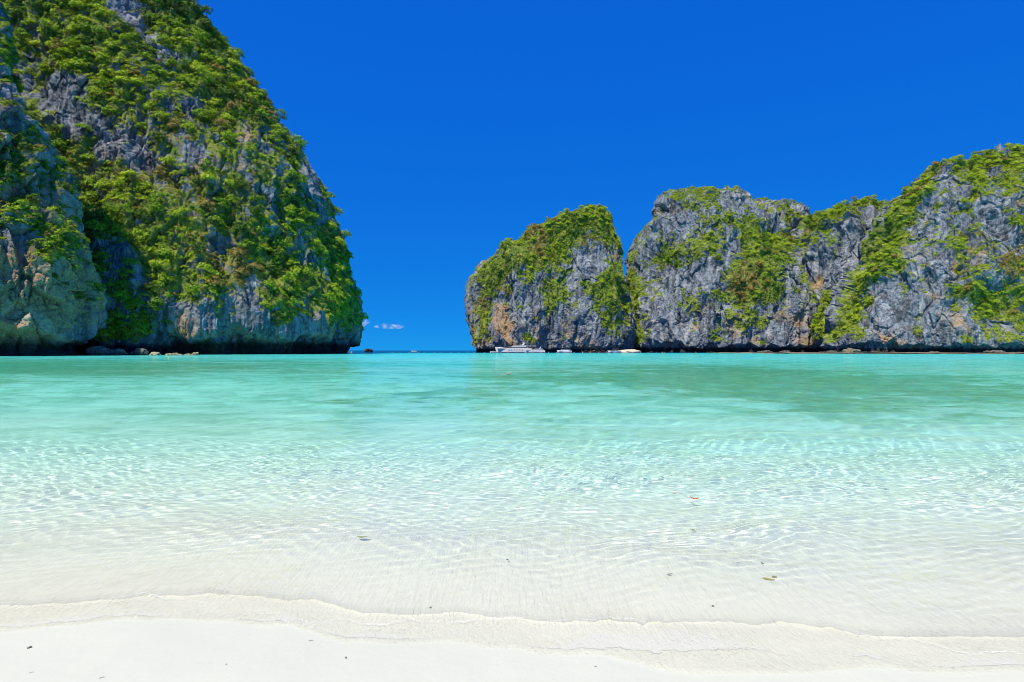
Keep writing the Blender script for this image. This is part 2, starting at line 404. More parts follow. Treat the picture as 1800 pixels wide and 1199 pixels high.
def build_cliff(name, label, Yc, rows, n_exp, step, veg_base, veg_st, tan_st, cream_st=(), dry_st=(), th=(-25, 205), front=(-10, 120),
                notch=(5.0, 4.5), seed=0, amp=1.0, rugged=1.0, lower=0, shift=(0, 0)):
    rows = np.array(rows, float)
    top = rows[:, 0].min()
    rows[:, 0] += lower * np.clip((620 - rows[:, 0]) / (620 - max(top, 0)), 0, 1)
    rows[:, 1] += shift[0]; rows[:, 2] += shift[1]
    z_r = CAM_H + (HY - rows[:, 0]) / FPX * Yc
    L_r, R_r, D_r = (rows[:, 1] - CX) / FPX * Yc, (rows[:, 2] - CX) / FPX * Yc, rows[:, 3]
    ln = np.concatenate([[0], np.cumsum(np.sqrt(np.diff(z_r) ** 2 + np.diff(D_r) ** 2 + 0.3 * np.diff(R_r) ** 2))])
    nz = int(ln[-1] / step) + 2
    sl = np.linspace(0, ln[-1], nz)
    def sm(a):
        v = np.interp(sl, ln, a)
        k = max(3, int(6.0 / step)) | 1
        ker = np.hanning(k + 2)[1:-1]; ker /= ker.sum()
        return np.convolve(np.pad(v, k // 2, 'edge'), ker, 'valid')
    z, L, Rr, D = sm(z_r), sm(L_r), sm(R_r), sm(D_r)
    # angles: dense on the faces towards the bay, coarse behind
    tt = np.radians(np.linspace(-180, 180, 7201))
    ax, ay = (Rr[nz // 6] - L[nz // 6]) / 2, D[nz // 6]
    def sup(t):
        c, s = np.cos(t), np.sin(t)
        return np.sign(c) * np.abs(c) ** (2 / n_exp), np.sign(s) * np.abs(s) ** (2 / n_exp)
    x0, y0 = sup(tt)
    seg = np.hypot(np.diff(x0) * ax, np.diff(y0) * ay)
    deg = np.degrees((tt[1:] + tt[:-1]) / 2)
    dens = np.where((deg > front[0]) & (deg < front[1]), 1.0 / step, 1.0 / (step * 9))
    cum = np.concatenate([[0], np.cumsum(seg * dens)])
    nt = int(cum[-1])
    th_s = np.interp(np.linspace(0, cum[-1], nt, endpoint=False), cum, tt)
    cx_, sy_ = sup(th_s)
    mid, hw = (L + Rr) / 2, (Rr - L) / 2
    X = mid[:, None] + hw[:, None] * cx_[None]
    Y = Yc - D[:, None] * sy_[None]
    Y = np.where(sy_[None] < 0, Yc - D[:, None] * 1.0 * sy_[None], Y)
    Z = np.repeat(z[:, None], nt, 1)
    G = np.stack([X, Y, Z], 2)
    du = np.roll(G, -1, 1) - np.roll(G, 1, 1)
    dv = np.gradient(G, axis=0)
    N = np.cross(du, dv)
    N /= np.linalg.norm(N, axis=2, keepdims=True) + 1e-9
    c0 = np.stack([mid, np.full(nz, Yc), z], 1)[:, None]
    if ((G - c0) * N)[nz // 2, :, :2].sum() < 0: N = -N
    V = G.reshape(-1, 3); Nn = N.reshape(-1, 3)
    s = 40 * seed
    q = V + s * 3.1
    warp = np.stack([fbm(q / 14, 3, s + 1), fbm(q / 14 + 50, 3, s + 2), fbm(q / 14 + 90, 3, s + 3)], 1) * 3.0
    d = 5.5 * amp * fbm(q / np.array([42, 42, 60]), 3, s + 4)
    qw = q + warp
    tilt = qw.copy(); tilt[:, 0] += 0.25 * qw[:, 2]; tilt[:, 1] += 0.1 * qw[:, 2]
    d += 4.6 * amp * (1 - 2 * np.abs(vnoise(tilt / np.array([30, 30, 150]), s + 15)))             # buttresses
    d += 2.6 * amp * (1 - 2 * np.abs(vnoise(qw / np.array([11, 11, 60]), s + 5)))                # gullies
    f1, f2, r, off = worley(qw / np.array([7.0, 7.0, 30.0]), s + 6)
    d += rugged * (2.8 * (r - 0.5) + 2.0 * off[:, 2] * (r - 0.2) * 2 - 0.9 * np.exp(-(f2 - f1) * 9))
    mask = 0.35 + 0.9 * sstep(-0.3, 0.5, fbm(q / 25, 2, s + 16))
    g1, g2, r2, off2 = worley(qw / np.array([2.3, 2.3, 11.0]), s + 7)
    d += rugged * mask * (1.1 * (r2 - 0.5) + 0.9 * off2[:, 2] * (r2 - 0.3) * 2 - 0.6 * np.exp(-(g2 - g1) * 8))
    flute = 1 - 2 * np.abs(vnoise(q / np.array([2.6, 2.6, 26]) + warp / 9, s + 8))
    d += 0.9 * rugged * flute
    d += 1.5 * rugged * mask * (1 - 2 * np.abs(vnoise(qw / np.array([5.0, 5.0, 55]), s + 18)))
    d += 0.45 * rugged * fbm(q / 1.7, 3, s + 9, 0.6)
    top = np.repeat(sstep(0.0, 0.10, 1 - np.linspace(0, 1, nz)), nt)
    d *= 0.25 + 0.75 * top
    # sea-cut notch under a ragged overhang
    hgt = notch[0] * (1 + 0.45 * fbm(V * np.array([1, 1, 0]) / 9.0, 3, s + 10))
    dep = notch[1] * (1 + 0.5 * vnoise(V * np.array([1, 1, 0]) / 12.0, s + 11))
    zz = V[:, 2]
    d -= dep * (1 - sstep(0.55, 1.0, zz / np.maximum(hgt, 0.8))) * sstep(-6, 0.6, zz) * (zz < hgt * 1.1)
    d += 2.2 * (1 - sstep(-0.2, 1.3, zz))                                                        # ledge at low tide
    V = V + Nn * d[:, None]
    G2 = V.reshape(nz, nt, 3)
    N2 = np.cross(np.roll(G2, -1, 1) - np.roll(G2, 1, 1), np.gradient(G2, axis=0))
    N2 /= np.linalg.norm(N2, axis=2, keepdims=True) + 1e-9
    N2 = N2.reshape(-1, 3)
    if (N2 * Nn).sum() < 0: N2 = -N2
    px = CX + V[:, 0] / np.maximum(V[:, 1], 1) * FPX
    py = HY - (V[:, 2] - CAM_H) / np.maximum(V[:, 1], 1) * FPX
    # shift traced marks with a little noise so that their rims are ragged
    jx, jy = px + 14 * fbm(q / 9, 3, s + 20), py + 14 * fbm(q / 9, 3, s + 21)
    veg = veg_base + strokes(jx, jy, veg_st) + 0.30 * fbm(q / 20, 3, s + 12) + 0.30 * fbm(q / 5, 3, s + 13) + 0.55 * (N2[:, 2] - 0.12) \
        - 0.25 * np.clip(d / 4, -1, 1) * 0
    veg -= 1.2 * (1 - sstep(4.0, 9.0, V[:, 2]))
    tan = strokes(jx, jy, tan_st) + (0.40 if seed == 2 else 0.12 if seed == 1 else 0); cream = strokes(jx, jy, cream_st); dry = strokes(jx, jy, dry_st)
    # close the top
    Vc = np.concatenate([V, np.repeat(V.reshape(nz, nt, 3)[-1].mean(0)[None], nt, 0)])
    app = lambda a: np.concatenate([a, np.repeat(a[-1:], nt)])
    o = grid_mesh(name, Vc, nz + 1, nt, ROCK, {'veg': app(np.clip(veg, -0.5, 1.3)), 'tan': app(tan), 'cream': app(cream), 'dry': app(dry), 'tideline': np.full(len(Vc), notch[0] * 0.78)}, smooth=False, wrap=True)
    o.data.update()
    if o.data.polygons[nt * (nz // 2)].normal.dot(Vector(Nn[nt * (nz // 2)])) < 0: o.data.flip_normals()
    tag(o, label, kind='structure')
    CLIFFS.append((V, N2, veg, dry, px, py, name, label))
    return o

build_cliff('cliff', 'tall steep cliff covered in bright green trees, left of the sea gap', 345,
    [(632, -600, 606, 92), (600, -600, 626, 93), (575, -600, 631, 93), (545, -600, 627, 91), (520, -600, 621, 88), (480, -600, 606, 82), (440, -600, 597, 77),
     (400, -600, 587, 72), (360, -600, 577, 68), (320, -580, 567, 64), (290, -560, 553, 60), (250, -550, 526, 55), (220, -550, 503, 52), (180, -550, 475, 48),
     (140, -550, 448, 44), (100, -550, 425, 40), (60, -550, 396, 36), (20, -550, 355, 32), (-20, -550, 325, 28), (-80, -550, 270, 24), (-160, -520, 180, 20),
     (-230, -480, 80, 15), (-265, -420, -40, 8)],
    3.0, 0.42, 0.76,
    [(215, 8, 250, 45, 20, -.75), (285, 85, 315, 110, 18, -.6), (107, 176, 190, 250, 28, -.9), (240, 255, 270, 285, 22, -.7), (331, 180, 335, 210, 16, -.7),
     (331, 255, 338, 285, 14, -.6), (300, 285, 215, 275, 14, -.4), (374, 415, 378, 435, 13, -.9), (470, 260, 480, 380, 14, -.35), (545, 290, 560, 400, 16, -.45), (430, 215, 445, 330, 10, -.35),
     (300, 565, 600, 590, 34, -1.1), (330, 535, 420, 560, 24, -.5), (430, 500, 445, 540, 16, -.8), (280, 540, 290, 590, 22, -1.0),
     (384, 545, 420, 560, 14, +.9), (596, 520, 604, 575, 16, +1.3), (330, 540, 325, 590, 8, +.8), (490, 540, 500, 565, 12, .7), (250, 420, 330, 520, 30, .3)],
    [(300, 590, 500, 598, 10, .45), (190, 255, 300, 285, 20, .25), (380, 430, 400, 500, 30, .3), (600, 590, 560, 598, 10, .3)],
    [(330, 550, 345, 585, 16, .5), (100, 190, 180, 245, 26, .25)], [(300, 200, 420, 560, 90, .10), (400, 470, 420, 510, 30, .5), (240, 300, 330, 330, 25, .35)],
    front=(-20, 88), notch=(11.5, 7.5), seed=1, amp=0.8, rugged=0.9, shift=(0, -25))
build_cliff('cliff_buttress', 'shaded grey and tan cliff buttress at the left edge of the photo', 215,
    [(640, -700, 146, 36), (600, -700, 160, 37), (560, -700, 164, 37), (520, -700, 162, 36), (480, -700, 156, 35), (440, -700, 143, 34), (400, -700, 130, 33),
     (360, -700, 112, 32), (320, -700, 98, 31), (280, -700, 86, 30), (240, -700, 74, 28), (200, -700, 62, 27), (160, -700, 50, 25), (120, -700, 40, 23),
     (80, -700, 30, 21), (40, -700, 18, 19), (0, -700, 4, 17), (-60, -700, -22, 14), (-120, -680, -80, 10), (-170, -640, -200, 6)],
    2.3, 0.34, 0.34,
    [(60, 520, 110, 600, 50, -.55), (20, 430, 60, 590, 35, -.35), (20, 300, 60, 180, 30, .3), (10, 60, 20, 150, 25, .35), (120, 480, 150, 560, 22, -.2), (30, 340, 90, 420, 30, .15),
     (130, 540, 140, 560, 8, .5), (85, 440, 110, 400, 18, .35)],
    [(40, 560, 60, 580, 30, .55), (70, 470, 100, 540, 30, .35), (10, 480, 15, 560, 25, .35), (100, 360, 130, 460, 20, .3)],
    [(30, 545, 60, 575, 26, .7), (80, 590, 130, 580, 14, .5), (100, 470, 140, 540, 24, .35)], [],
    front=(-25, 70), notch=(9.0, 6.5), seed=2, amp=0.8, rugged=1.25, shift=(0, -26))
build_cliff('cliff_slab', 'grey rock slab in the shaded gully beside the left buttress', 268,
    [(636, 60, 292, 24), (600, 70, 290, 25), (560, 80, 284, 24), (520, 90, 272, 22), (480, 100, 258, 19), (450, 110, 245, 16), (420, 120, 230, 13), (395, 135, 212, 9), (375, 150, 190, 4)],
    2.4, 0.40, 0.15,
    [(180, 575, 240, 600, 26, 1.1), (165, 480, 180, 600, 16, .9), (215, 455, 250, 470, 26, -.5), (150, 400, 200, 390, 26, .7), (262, 480, 280, 560, 14, .4)],
    [(210, 440, 240, 470, 20, .2)], [], [], front=(-25, 150), notch=(8.0, 5.0), seed=3, amp=0.5)
build_cliff('cliff_island', 'rounded limestone headland with a green cap behind the yachts', 640,
    [(624, 833, 1112, 62), (600, 827, 1106, 63), (560, 820, 1097, 62), (520, 819, 1093, 60), (490, 822, 1091, 58), (470, 834, 1089, 56), (450, 850, 1087, 53),
     (420, 888, 1084, 47), (400, 908, 1079, 42), (385, 924, 1071, 37), (370, 950, 1058, 30), (360, 976, 1044, 22), (354, 1000, 1024, 10)],
    2.5, 0.66, 0.24,
    [(940, 420, 1060, 385, 45, .75), (1000, 375, 1030, 365, 25, .5), (880, 460, 850, 520, 26, .4), (930, 450, 985, 470, 26, .5), (1060, 400, 1085, 450, 18, .45), (880, 480, 900, 440, 18, .5),
     (960, 510, 1080, 500, 17, .65), (1055, 510, 1085, 560, 20, .7), (960, 530, 955, 550, 10, .6), (1075, 470, 1095, 540, 12, .35), (850, 550, 845, 600, 12, .5), (930, 595, 935, 600, 9, .8),
     (1040, 460, 1010, 480, 26, -.6), (915, 500, 940, 500, 18, -.2), (990, 570, 1050, 590, 34, -.4), (880, 570, 905, 570, 18, -.4), (905, 410, 930, 440, 14, -.1)],
    [(880, 545, 893, 595, 13, 1.0), (835, 585, 840, 600, 9, .8), (945, 585, 960, 610, 10, .8), (1010, 600, 1040, 608, 10, .35), (860, 530, 850, 520, 8, .4)],
    [(990, 560, 1010, 570, 12, .5), (975, 600, 1065, 606, 8, .7), (1000, 540, 1005, 555, 6, .5)], [(945, 405, 950, 440, 10, .7), (1035, 430, 1060, 440, 14, .5), (850, 530, 848, 540, 8, .7), (890, 500, 895, 520, 8, .5)],
    front=(-15, 178), notch=(6.0, 5.5), seed=4, amp=1.15, rugged=0.85, lower=28, shift=(4, 0))
build_cliff('cliff_ridge', 'grey limestone massif with a knobbed summit right of the narrow cleft', 650,
    [(624, 1104, 1450, 88), (600, 1104, 1450, 88), (560, 1106, 1445, 86), (520, 1110, 1440, 83), (480, 1113, 1430, 78), (450, 1117, 1400, 72), (430, 1121, 1385, 67), (415, 1126, 1370, 62),
     (400, 1136, 1360, 58), (388, 1146, 1348, 54), (376, 1158, 1335, 48), (362, 1164, 1305, 40), (350, 1167, 1290, 33), (340, 1178, 1272, 26), (333, 1192, 1256, 18), (328, 1212, 1236, 8)],
    2.5, 0.66, 0.16,
    [(1180, 350, 1250, 335, 14, .55), (1240, 385, 1330, 395, 16, .55), (1190, 450, 1260, 430, 15, .6), (1150, 465, 1180, 452, 12, .5), (1260, 405, 1255, 440, 12, .5), (1330, 430, 1390, 420, 26, .8),
     (1350, 450, 1310, 500, 32, .85), (1270, 515, 1360, 520, 22, .7), (1240, 520, 1200, 540, 14, .45), (1160, 500, 1150, 540, 10, .35), (1115, 485, 1122, 600, 11, .95), (1225, 565, 1222, 545, 8, .6),
     (1130, 400, 1160, 440, 16, .15), (1290, 560, 1330, 570, 16, .3), (1200, 480, 1260, 480, 26, -.4), (1150, 570, 1215, 580, 24, -.35), (1185, 375, 1220, 400, 14, -.2)],
    [(1140, 600, 1130, 610, 6, .3), (1330, 590, 1350, 605, 12, .5), (1390, 560, 1420, 600, 18, .3)],
    [(1200, 575, 1210, 605, 8, .5)], [(1290, 505, 1310, 515, 14, 1.0), (1240, 375, 1250, 380, 8, .5), (1310, 480, 1330, 490, 14, .6)],
    front=(2, 178), notch=(8.5, 7.0), seed=5, amp=1.35, rugged=0.85, lower=15)
build_cliff('cliff_shoulder', 'pale grey cliff shoulder with a level top behind the ridge', 690,
    [(622, 1200, 1470, 80), (560, 1205, 1470, 76), (480, 1215, 1460, 68), (420, 1232, 1430, 56), (395, 1245, 1416, 48), (378, 1256, 1406, 40), (364, 1264, 1398, 33), (352, 1276, 1386, 25),
     (345, 1296, 1376, 18), (341, 1322, 1362, 8)],
    2.5, 0.85, 0.16, [(1280, 360, 1300, 350, 10, .4), (1330, 390, 1390, 400, 20, .5)], [], [], [], front=(2, 178), notch=(5, 4), seed=6, amp=1.5, rugged=0.85, lower=12)
build_cliff('cliff_face', 'streaked grey cliff face between the ridge and the big right-hand cliff', 610,
    [(624, 1370, 1660, 84), (560, 1376, 1660, 80), (500, 1384, 1655, 74), (450, 1392, 1650, 68), (420, 1398, 1645, 62), (400, 1404, 1640, 57), (385, 1412, 1636, 52), (372, 1422, 1630, 46),
     (362, 1440, 1624, 39), (354, 1462, 1612, 30), (348, 1486, 1600, 20), (344, 1516, 1570, 8)],
    2.6, 0.66, 0.14,
    [(1430, 390, 1500, 360, 18, .75), (1400, 430, 1420, 400, 12, .3), (1450, 425, 1470, 440, 14, .5), (1540, 350, 1500, 352, 8, .4), (1400, 580, 1480, 540, 24, .65), (1440, 560, 1450, 580, 14, .5),
     (1420, 480, 1500, 470, 40, -.25), (1470, 520, 1460, 500, 12, .4)],
    [(1430, 470, 1440, 500, 14, .4), (1380, 590, 1420, 600, 14, .4), (1345, 590, 1360, 600, 10, .6)],
    [(1420, 470, 1500, 400, 30, .15)], [(1320, 500, 1340, 500, 14, .6)],
    front=(2, 178), notch=(7.5, 6), seed=7, amp=1.5, rugged=0.85, lower=22)
build_cliff('cliff_headland', 'big grey cliff on the right with a long diagonal band of green', 520,
    [(628, 1462, 2600, 112), (600, 1466, 2600, 113), (570, 1474, 2600, 111), (530, 1490, 2600, 105), (490, 1512, 2600, 98), (450, 1534, 2600, 91), (420, 1550, 2580, 85), (390, 1566, 2550, 78),
     (360, 1582, 2520, 71), (330, 1600, 2480, 63), (305, 1616, 2430, 55), (288, 1630, 2380, 46), (276, 1642, 2320, 38), (268, 1665, 2250, 30), (262, 1700, 2180, 22), (256, 1760, 2080, 13), (252, 1830, 1980, 6)],
    2.5, 0.56, 0.16,
    [(1648, 275, 1590, 360, 17, 1.0), (1590, 360, 1545, 450, 24, 1.05), (1545, 430, 1500, 540, 22, .9), (1500, 540, 1470, 580, 18, .6), (1550, 455, 1560, 470, 22, .5), (1690, 290, 1800, 268, 18, 1.1),
     (1720, 300, 1780, 300, 18, .55), (1710, 330, 1705, 370, 13, .6), (1785, 380, 1800, 400, 12, .7), (1690, 430, 1680, 440, 10, .7), (1690, 510, 1740, 540, 20, 1.0), (1740, 530, 1800, 515, 20, .95),
     (1770, 460, 1800, 480, 18, .4), (1760, 500, 1790, 470, 14, .4), (1575, 450, 1578, 460, 10, .8), (1615, 565, 1620, 585, 9, .8), (1508, 590, 1506, 592, 9, .8), (1617, 550, 1617, 552, 7, .7),
     (1705, 592, 1706, 594, 8, 1.0), (1645, 355, 1650, 350, 7, .5), (1780, 560, 1800, 570, 18, .3), (1620, 430, 1660, 480, 40, -.25), (1560, 560, 1600, 600, 40, -.4), (1640, 330, 1680, 330, 30, -.3),
     (1740, 370, 1770, 420, 22, -.35), (1640, 540, 1660, 600, 22, -.5)],
    [(1545, 560, 1552, 590, 10, .6), (1560, 595, 1590, 605, 12, .7), (1670, 455, 1680, 480, 8, .6), (1720, 470, 1730, 490, 18, .45), (1490, 540, 1500, 570, 12, .5), (1680, 570, 1700, 580, 10, .5), (1640, 480, 1760, 380, 50, .2)],
    [(1740, 460, 1770, 490, 16, .5), (1600, 560, 1580, 590, 12, .25), (1700, 600, 1500, 606, 8, .3)], [(1770, 480, 1780, 450, 18, .6), (1730, 430, 1720, 400, 20, .3)],
    front=(30, 178), notch=(6.5, 5.5), seed=8, amp=1.5, rugged=0.85, lower=34)

# ------------------------------------------------------------------ trees and scrub
def leaf_material(name, dark, light, trans=0.16):
    m = NT(name)
    rnd = m.add('ObjectInfo').outputs['Random']
    n = m.noise(m.pos(), 0.9, 2, 0.5)
    f = m.math('ADD', m.math('MULTIPLY', rnd, 0.65), m.math('MULTIPLY', n, 0.5), True)
    c = m.mix(f, rgba(*dark), rgba(*light))
    m.n.remove(m.b)
    dif = m.add('BsdfDiffuse', {'Color': c})
    tr = m.add('BsdfTranslucent', {'Color': m.mix(0.5, c, rgba(0.16, 0.24, 0.02))})
    gl = m.add('BsdfGlossy', {'Color': rgba(0.6, 0.65, 0.6), 'Roughness': 0.55})
    mx = m.add('MixShader', {0: trans, 1: dif, 2: tr})
    mx2 = m.add('MixShader', {0: 0.03, 1: mx, 2: gl})
    m.l.new(mx2.outputs[0], m.out.inputs[0])
    return m.m
LEAF = [leaf_material('bright_foliage', (0.25, 0.39, 0.012), (0.48, 0.60, 0.030)),
        leaf_material('mid_foliage', (0.14, 0.28, 0.012), (0.28, 0.43, 0.022)),
        leaf_material('dark_foliage', (0.05, 0.12, 0.012), (0.11, 0.20, 0.020)),
        leaf_material('dry_foliage', (0.20, 0.16, 0.035), (0.42, 0.30, 0.07))]
BARK = NT('pale_bark')
BARK.put(BARK.b, 'Base Color', BARK.mix(BARK.noise(BARK.pos(), 3.0), rgba(0.10, 0.08, 0.06), rgba(0.26, 0.22, 0.17)))
BARK.put(BARK.b, 'Roughness', 0.9)
BARK = BARK.m

def mesh_np(name, V, F, mat):
    me = bpy.data.meshes.new(name)
    F = np.asarray(F, np.int32); k = F.shape[1]
    me.vertices.add(len(V)); me.vertices.foreach_set('co', np.asarray(V, np.float32).ravel())
    me.loops.add(F.size); me.loops.foreach_set('vertex_index', F.ravel())
    me.polygons.add(len(F)); me.polygons.foreach_set('loop_start', np.arange(0, F.size, k, dtype=np.int32))
    me.update(calc_edges=True)
    me.materials.append(mat)
    return me

def crown_mesh(name, mat, seed, n_leaf, leaf, lobes, flat=0.75, spread=0.62):
    """leaf sprays on several uneven lobes; unit radius, base at z = 0"""
    rg = np.random.default_rng(seed)
    cs, rs = [], []
    for k in range(lobes):
        a = 2 * math.pi * (k + rg.uniform(-.3, .3)) / max(1, lobes - 1)
        rr = 0 if k == 0 else spread * rg.uniform(.6, 1.1)
        cs.append((rr * math.cos(a), rr * math.sin(a), flat * (rg.uniform(.85, 1.15) if k == 0 else rg.uniform(.30, .95))))
        rs.append(rg.uniform(.30, .52))
    cs, rs = np.array(cs), np.array(rs)
    pick = rg.choice(lobes, n_leaf, p=rs ** 2 / (rs ** 2).sum())
    d = rg.normal(size=(n_leaf, 3)); d /= np.linalg.norm(d, axis=1, keepdims=True)
    low = d[:, 2] < -0.25; d[low, 2] *= -0.6
    p = cs[pick] + d * rs[pick, None] * rg.uniform(0.72, 1.08, (n_leaf, 1)) * np.array([1, 1, flat])
    nrm = d * 1.0 + np.array([0, 0, .35]) + rg.normal(0, .32, (n_leaf, 3)); nrm /= np.linalg.norm(nrm, axis=1, keepdims=True)
    t = np.cross(nrm, rg.normal(size=(n_leaf, 3))); t /= np.linalg.norm(t, axis=1, keepdims=True) + 1e-9
    b = np.cross(nrm, t)
    s = leaf * rg.uniform(.6, 1.35, (n_leaf, 1))
    V = np.concatenate([p - t * s, p - b * s * .62 + nrm * s * .2, p + t * s, p + b * s * .62 + nrm * s * .2], 1).reshape(-1, 3)
    F = np.arange(n_leaf * 4).reshape(-1, 4)
    return mesh_np(name, V, F, mat)

def trunk_mesh(name, seed):
    rg = random.Random(seed)
    V, F = [], []
    def limb(p0, p1, r0, r1, n=5, k=6):
        base = len(V)
        ax = (p1 - p0).normalized(); u = ax.orthogonal().normalized(); w = ax.cross(u)
        bend = Vector((rg.uniform(-.08, .08), rg.uniform(-.08, .08), 0))
        for i in range(n):
            f = i / (n - 1); c = p0.lerp(p1, f) + bend * math.sin(f * math.pi); r = r0 + (r1 - r0) * f
            for j in range(k):
                a = 2 * math.pi * j / k
                V.append(c + (u * math.cos(a) + w * math.sin(a)) * r)
        for i in range(n - 1):
            for j in range(k):
                F.append((base + i * k + j, base + i * k + (j + 1) % k, base + (i + 1) * k + (j + 1) % k, base + (i + 1) * k + j))
    top = Vector((rg.uniform(-.08, .08), rg.uniform(-.08, .08), .5))
    limb(Vector((0, 0, -.55)), top, .085, .05)
    for k in range(4):
        a = k * 1.57 + rg.uniform(-.4, .4)
        limb(top * rg.uniform(.55, .95), Vector((math.cos(a) * .5, math.sin(a) * .5, rg.uniform(.5, .85))), .035, .012, 4, 5)
    return mesh_np(name, [tuple(v) for v in V], F, BARK)

TREES = {c: [(crown_mesh('crown', LEAF[c], 10 * c + k, 460, 0.095, 7 + k % 3, (.95, .8, 1.1)[k % 3]), trunk_mesh('trunk', 10 * c + k)) for k in range(4)] for c in range(4)}
BUSH = {c: [crown_mesh('scrub_clump', LEAF[c], 100 + 10 * c + k, 110, 0.15, 4, .65) for k in range(3)] for c in range(4)}
rt = np.random.default_rng(12)

def visible(px, py, Y, tol):
    """keep points that no nearer cliff hides from the bay"""
    k = 5.0
    allp = [(c[4], c[5], c[0][:, 1]) for c in CLIFFS]
    nx, ny = 420, 320
    zb = np.full(nx * ny, 1e9)
    for a, b, y in allp:
        i = ((a + 100) / k).astype(int); j = ((b + 300) / k).astype(int)
        ok = (i >= 0) & (i < nx) & (j >= 0) & (j < ny) & (y > 10)
        np.minimum.at(zb, j[ok] * nx + i[ok], y[ok])
    i = np.clip(((px + 100) / k).astype(int), 0, nx - 1); j = np.clip(((py + 300) / k).astype(int), 0, ny - 1)
    return Y < zb[j * nx + i] + tol

def spaced(P, r, limit, taken=None):
    """greedy choice of points at least r apart (r per point)"""
    cell, out, grid = 3.0, [], taken if taken is not None else {}
    for i in range(len(P)):
        p = P[i]; key = tuple((p // cell).astype(int)); ok = True
        ri = r[i]; m = int(math.ceil(ri / cell))
        for dx in range(-m, m + 1):
            for dy in range(-m, m + 1):
                for dz in range(-m, m + 1):
                    for q in grid.get((key[0] + dx, key[1] + dy, key[2] + dz), ()):
                        if (q[0] - p[0]) ** 2 + (q[1] - p[1]) ** 2 + (q[2] - p[2]) ** 2 < ri * ri: ok = False; break
                    if not ok: break
                if not ok: break
            if not ok: break
        if ok:
            out.append(i); grid.setdefault(key, []).append(p)
            if len(out) >= limit: break
    return out

COLOUR_WORD = ('bright green', 'mid green', 'dark green', 'brownish')
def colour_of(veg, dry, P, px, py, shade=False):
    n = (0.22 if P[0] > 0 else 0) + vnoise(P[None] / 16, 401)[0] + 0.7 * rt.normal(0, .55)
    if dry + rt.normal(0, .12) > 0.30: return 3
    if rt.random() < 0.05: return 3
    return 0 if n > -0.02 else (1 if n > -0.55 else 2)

SCRUB = []                                             # (location, up, scale, variant) of everything too small or too many to single out
def cull(ci, thr, margin=25):
    V, N, veg, dry, px, py, name, label = CLIFFS[ci]
    ok = (veg > thr) & (px > -margin) & (px < 1800 + margin) & (py > -margin) & (V[:, 2] > 3) & (V[:, 1] > 20)
    view = V - np.array([0, 0, CAM_H]); view = view / np.linalg.norm(view, axis=1, keepdims=True)
    ok &= ((N * view).sum(1) < 0.25) & (N[:, 2] > -0.45)
    idx = np.nonzero(ok)[0]
    idx = idx[visible(px[idx], py[idx], V[idx, 1], 9)]
    return rt.permutation(idx)

def where_left(ci, px, py):
    if ci == 1: return 'on the shaded left-hand buttress, ' + ('at the top' if py < 120 else 'high up' if py < 250 else 'half way up' if py < 430 else 'low down')
    if ci == 2 or (px < 290 and py > 250 and px < 60 + (py - 100) * 0.45): return 'in the shaded gully on the left, ' + ('high up' if py < 330 else 'half way up' if py < 470 else 'at its foot')
    edge = np.interp(py, [0, 60, 140, 220, 320, 400, 480, 560, 620], [340, 398, 448, 503, 567, 587, 606, 628, 620])
    a = 'at the top' if py < 90 else 'high up' if py < 200 else 'upper-middle' if py < 310 else 'lower-middle' if py < 420 else 'low down' if py < 500 else 'at the foot'
    f = (edge - px) / max(60, edge - 40 - 0.3 * py)
    b = 'on its right edge' if edge - px < 40 else 'near its right' if f < .35 else 'in its centre' if f < .65 else 'near the gully'
    return 'on the left cliff, ' + a + ' ' + b
def zone_words(ci, px, py):
    if ci == 1: return 'on the shaded buttress at the left edge'
    if ci == 2 or (px < 290 and py > 250 and px < 60 + (py - 100) * 0.45): return 'in the shaded gully beside the left buttress'
    edge = np.interp(py, [0, 60, 140, 220, 320, 400, 480, 560, 620], [340, 398, 448, 503, 567, 587, 606, 628, 620])
    if px > edge - 45: return 'on the steep right-hand edge of the left cliff, against the sky'
    if py < 150: return 'near the top of the photo on the left cliff'
    if py < 300: return 'on the upper face of the left cliff'
    if py < 450: return 'on the middle face of the left cliff'
    return 'low on the left cliff above its bare rock foot'

def place_tree(kind, i, ci, c, size, where, group, cat, k):
    V, N, veg, dry, px, py, name, label = CLIFFS[ci]
    root = bpy.data.objects.new(kind, None); COL.objects.link(root)
    root.empty_display_size = 0.5
    up = (Vector((0, 0, 1)) + Vector(N[i]) * 0.55).normalized()
    root.location = Vector(V[i]); root.rotation_euler = (up.to_track_quat('Z', 'Y') @ Vector((0, 0, 1)).rotation_difference(Vector((0, 0, 1)))).to_euler()
    root.rotation_euler.rotate_axis('Z', rt.uniform(0, 6.28))
    root.scale = (size, size, size * rt.uniform(.85, 1.1))
    crown, trunk = TREES[c][k]
    for nm, me in (('crown', crown), ('trunk', trunk)):
        o = bpy.data.objects.new(nm, me); COL.objects.link(o); o.parent = root
        if nm == 'crown': o.location = (0, 0, 0.05)
    tag(root, f'{COLOUR_WORD[c]} {where}', cat, group)
    return root

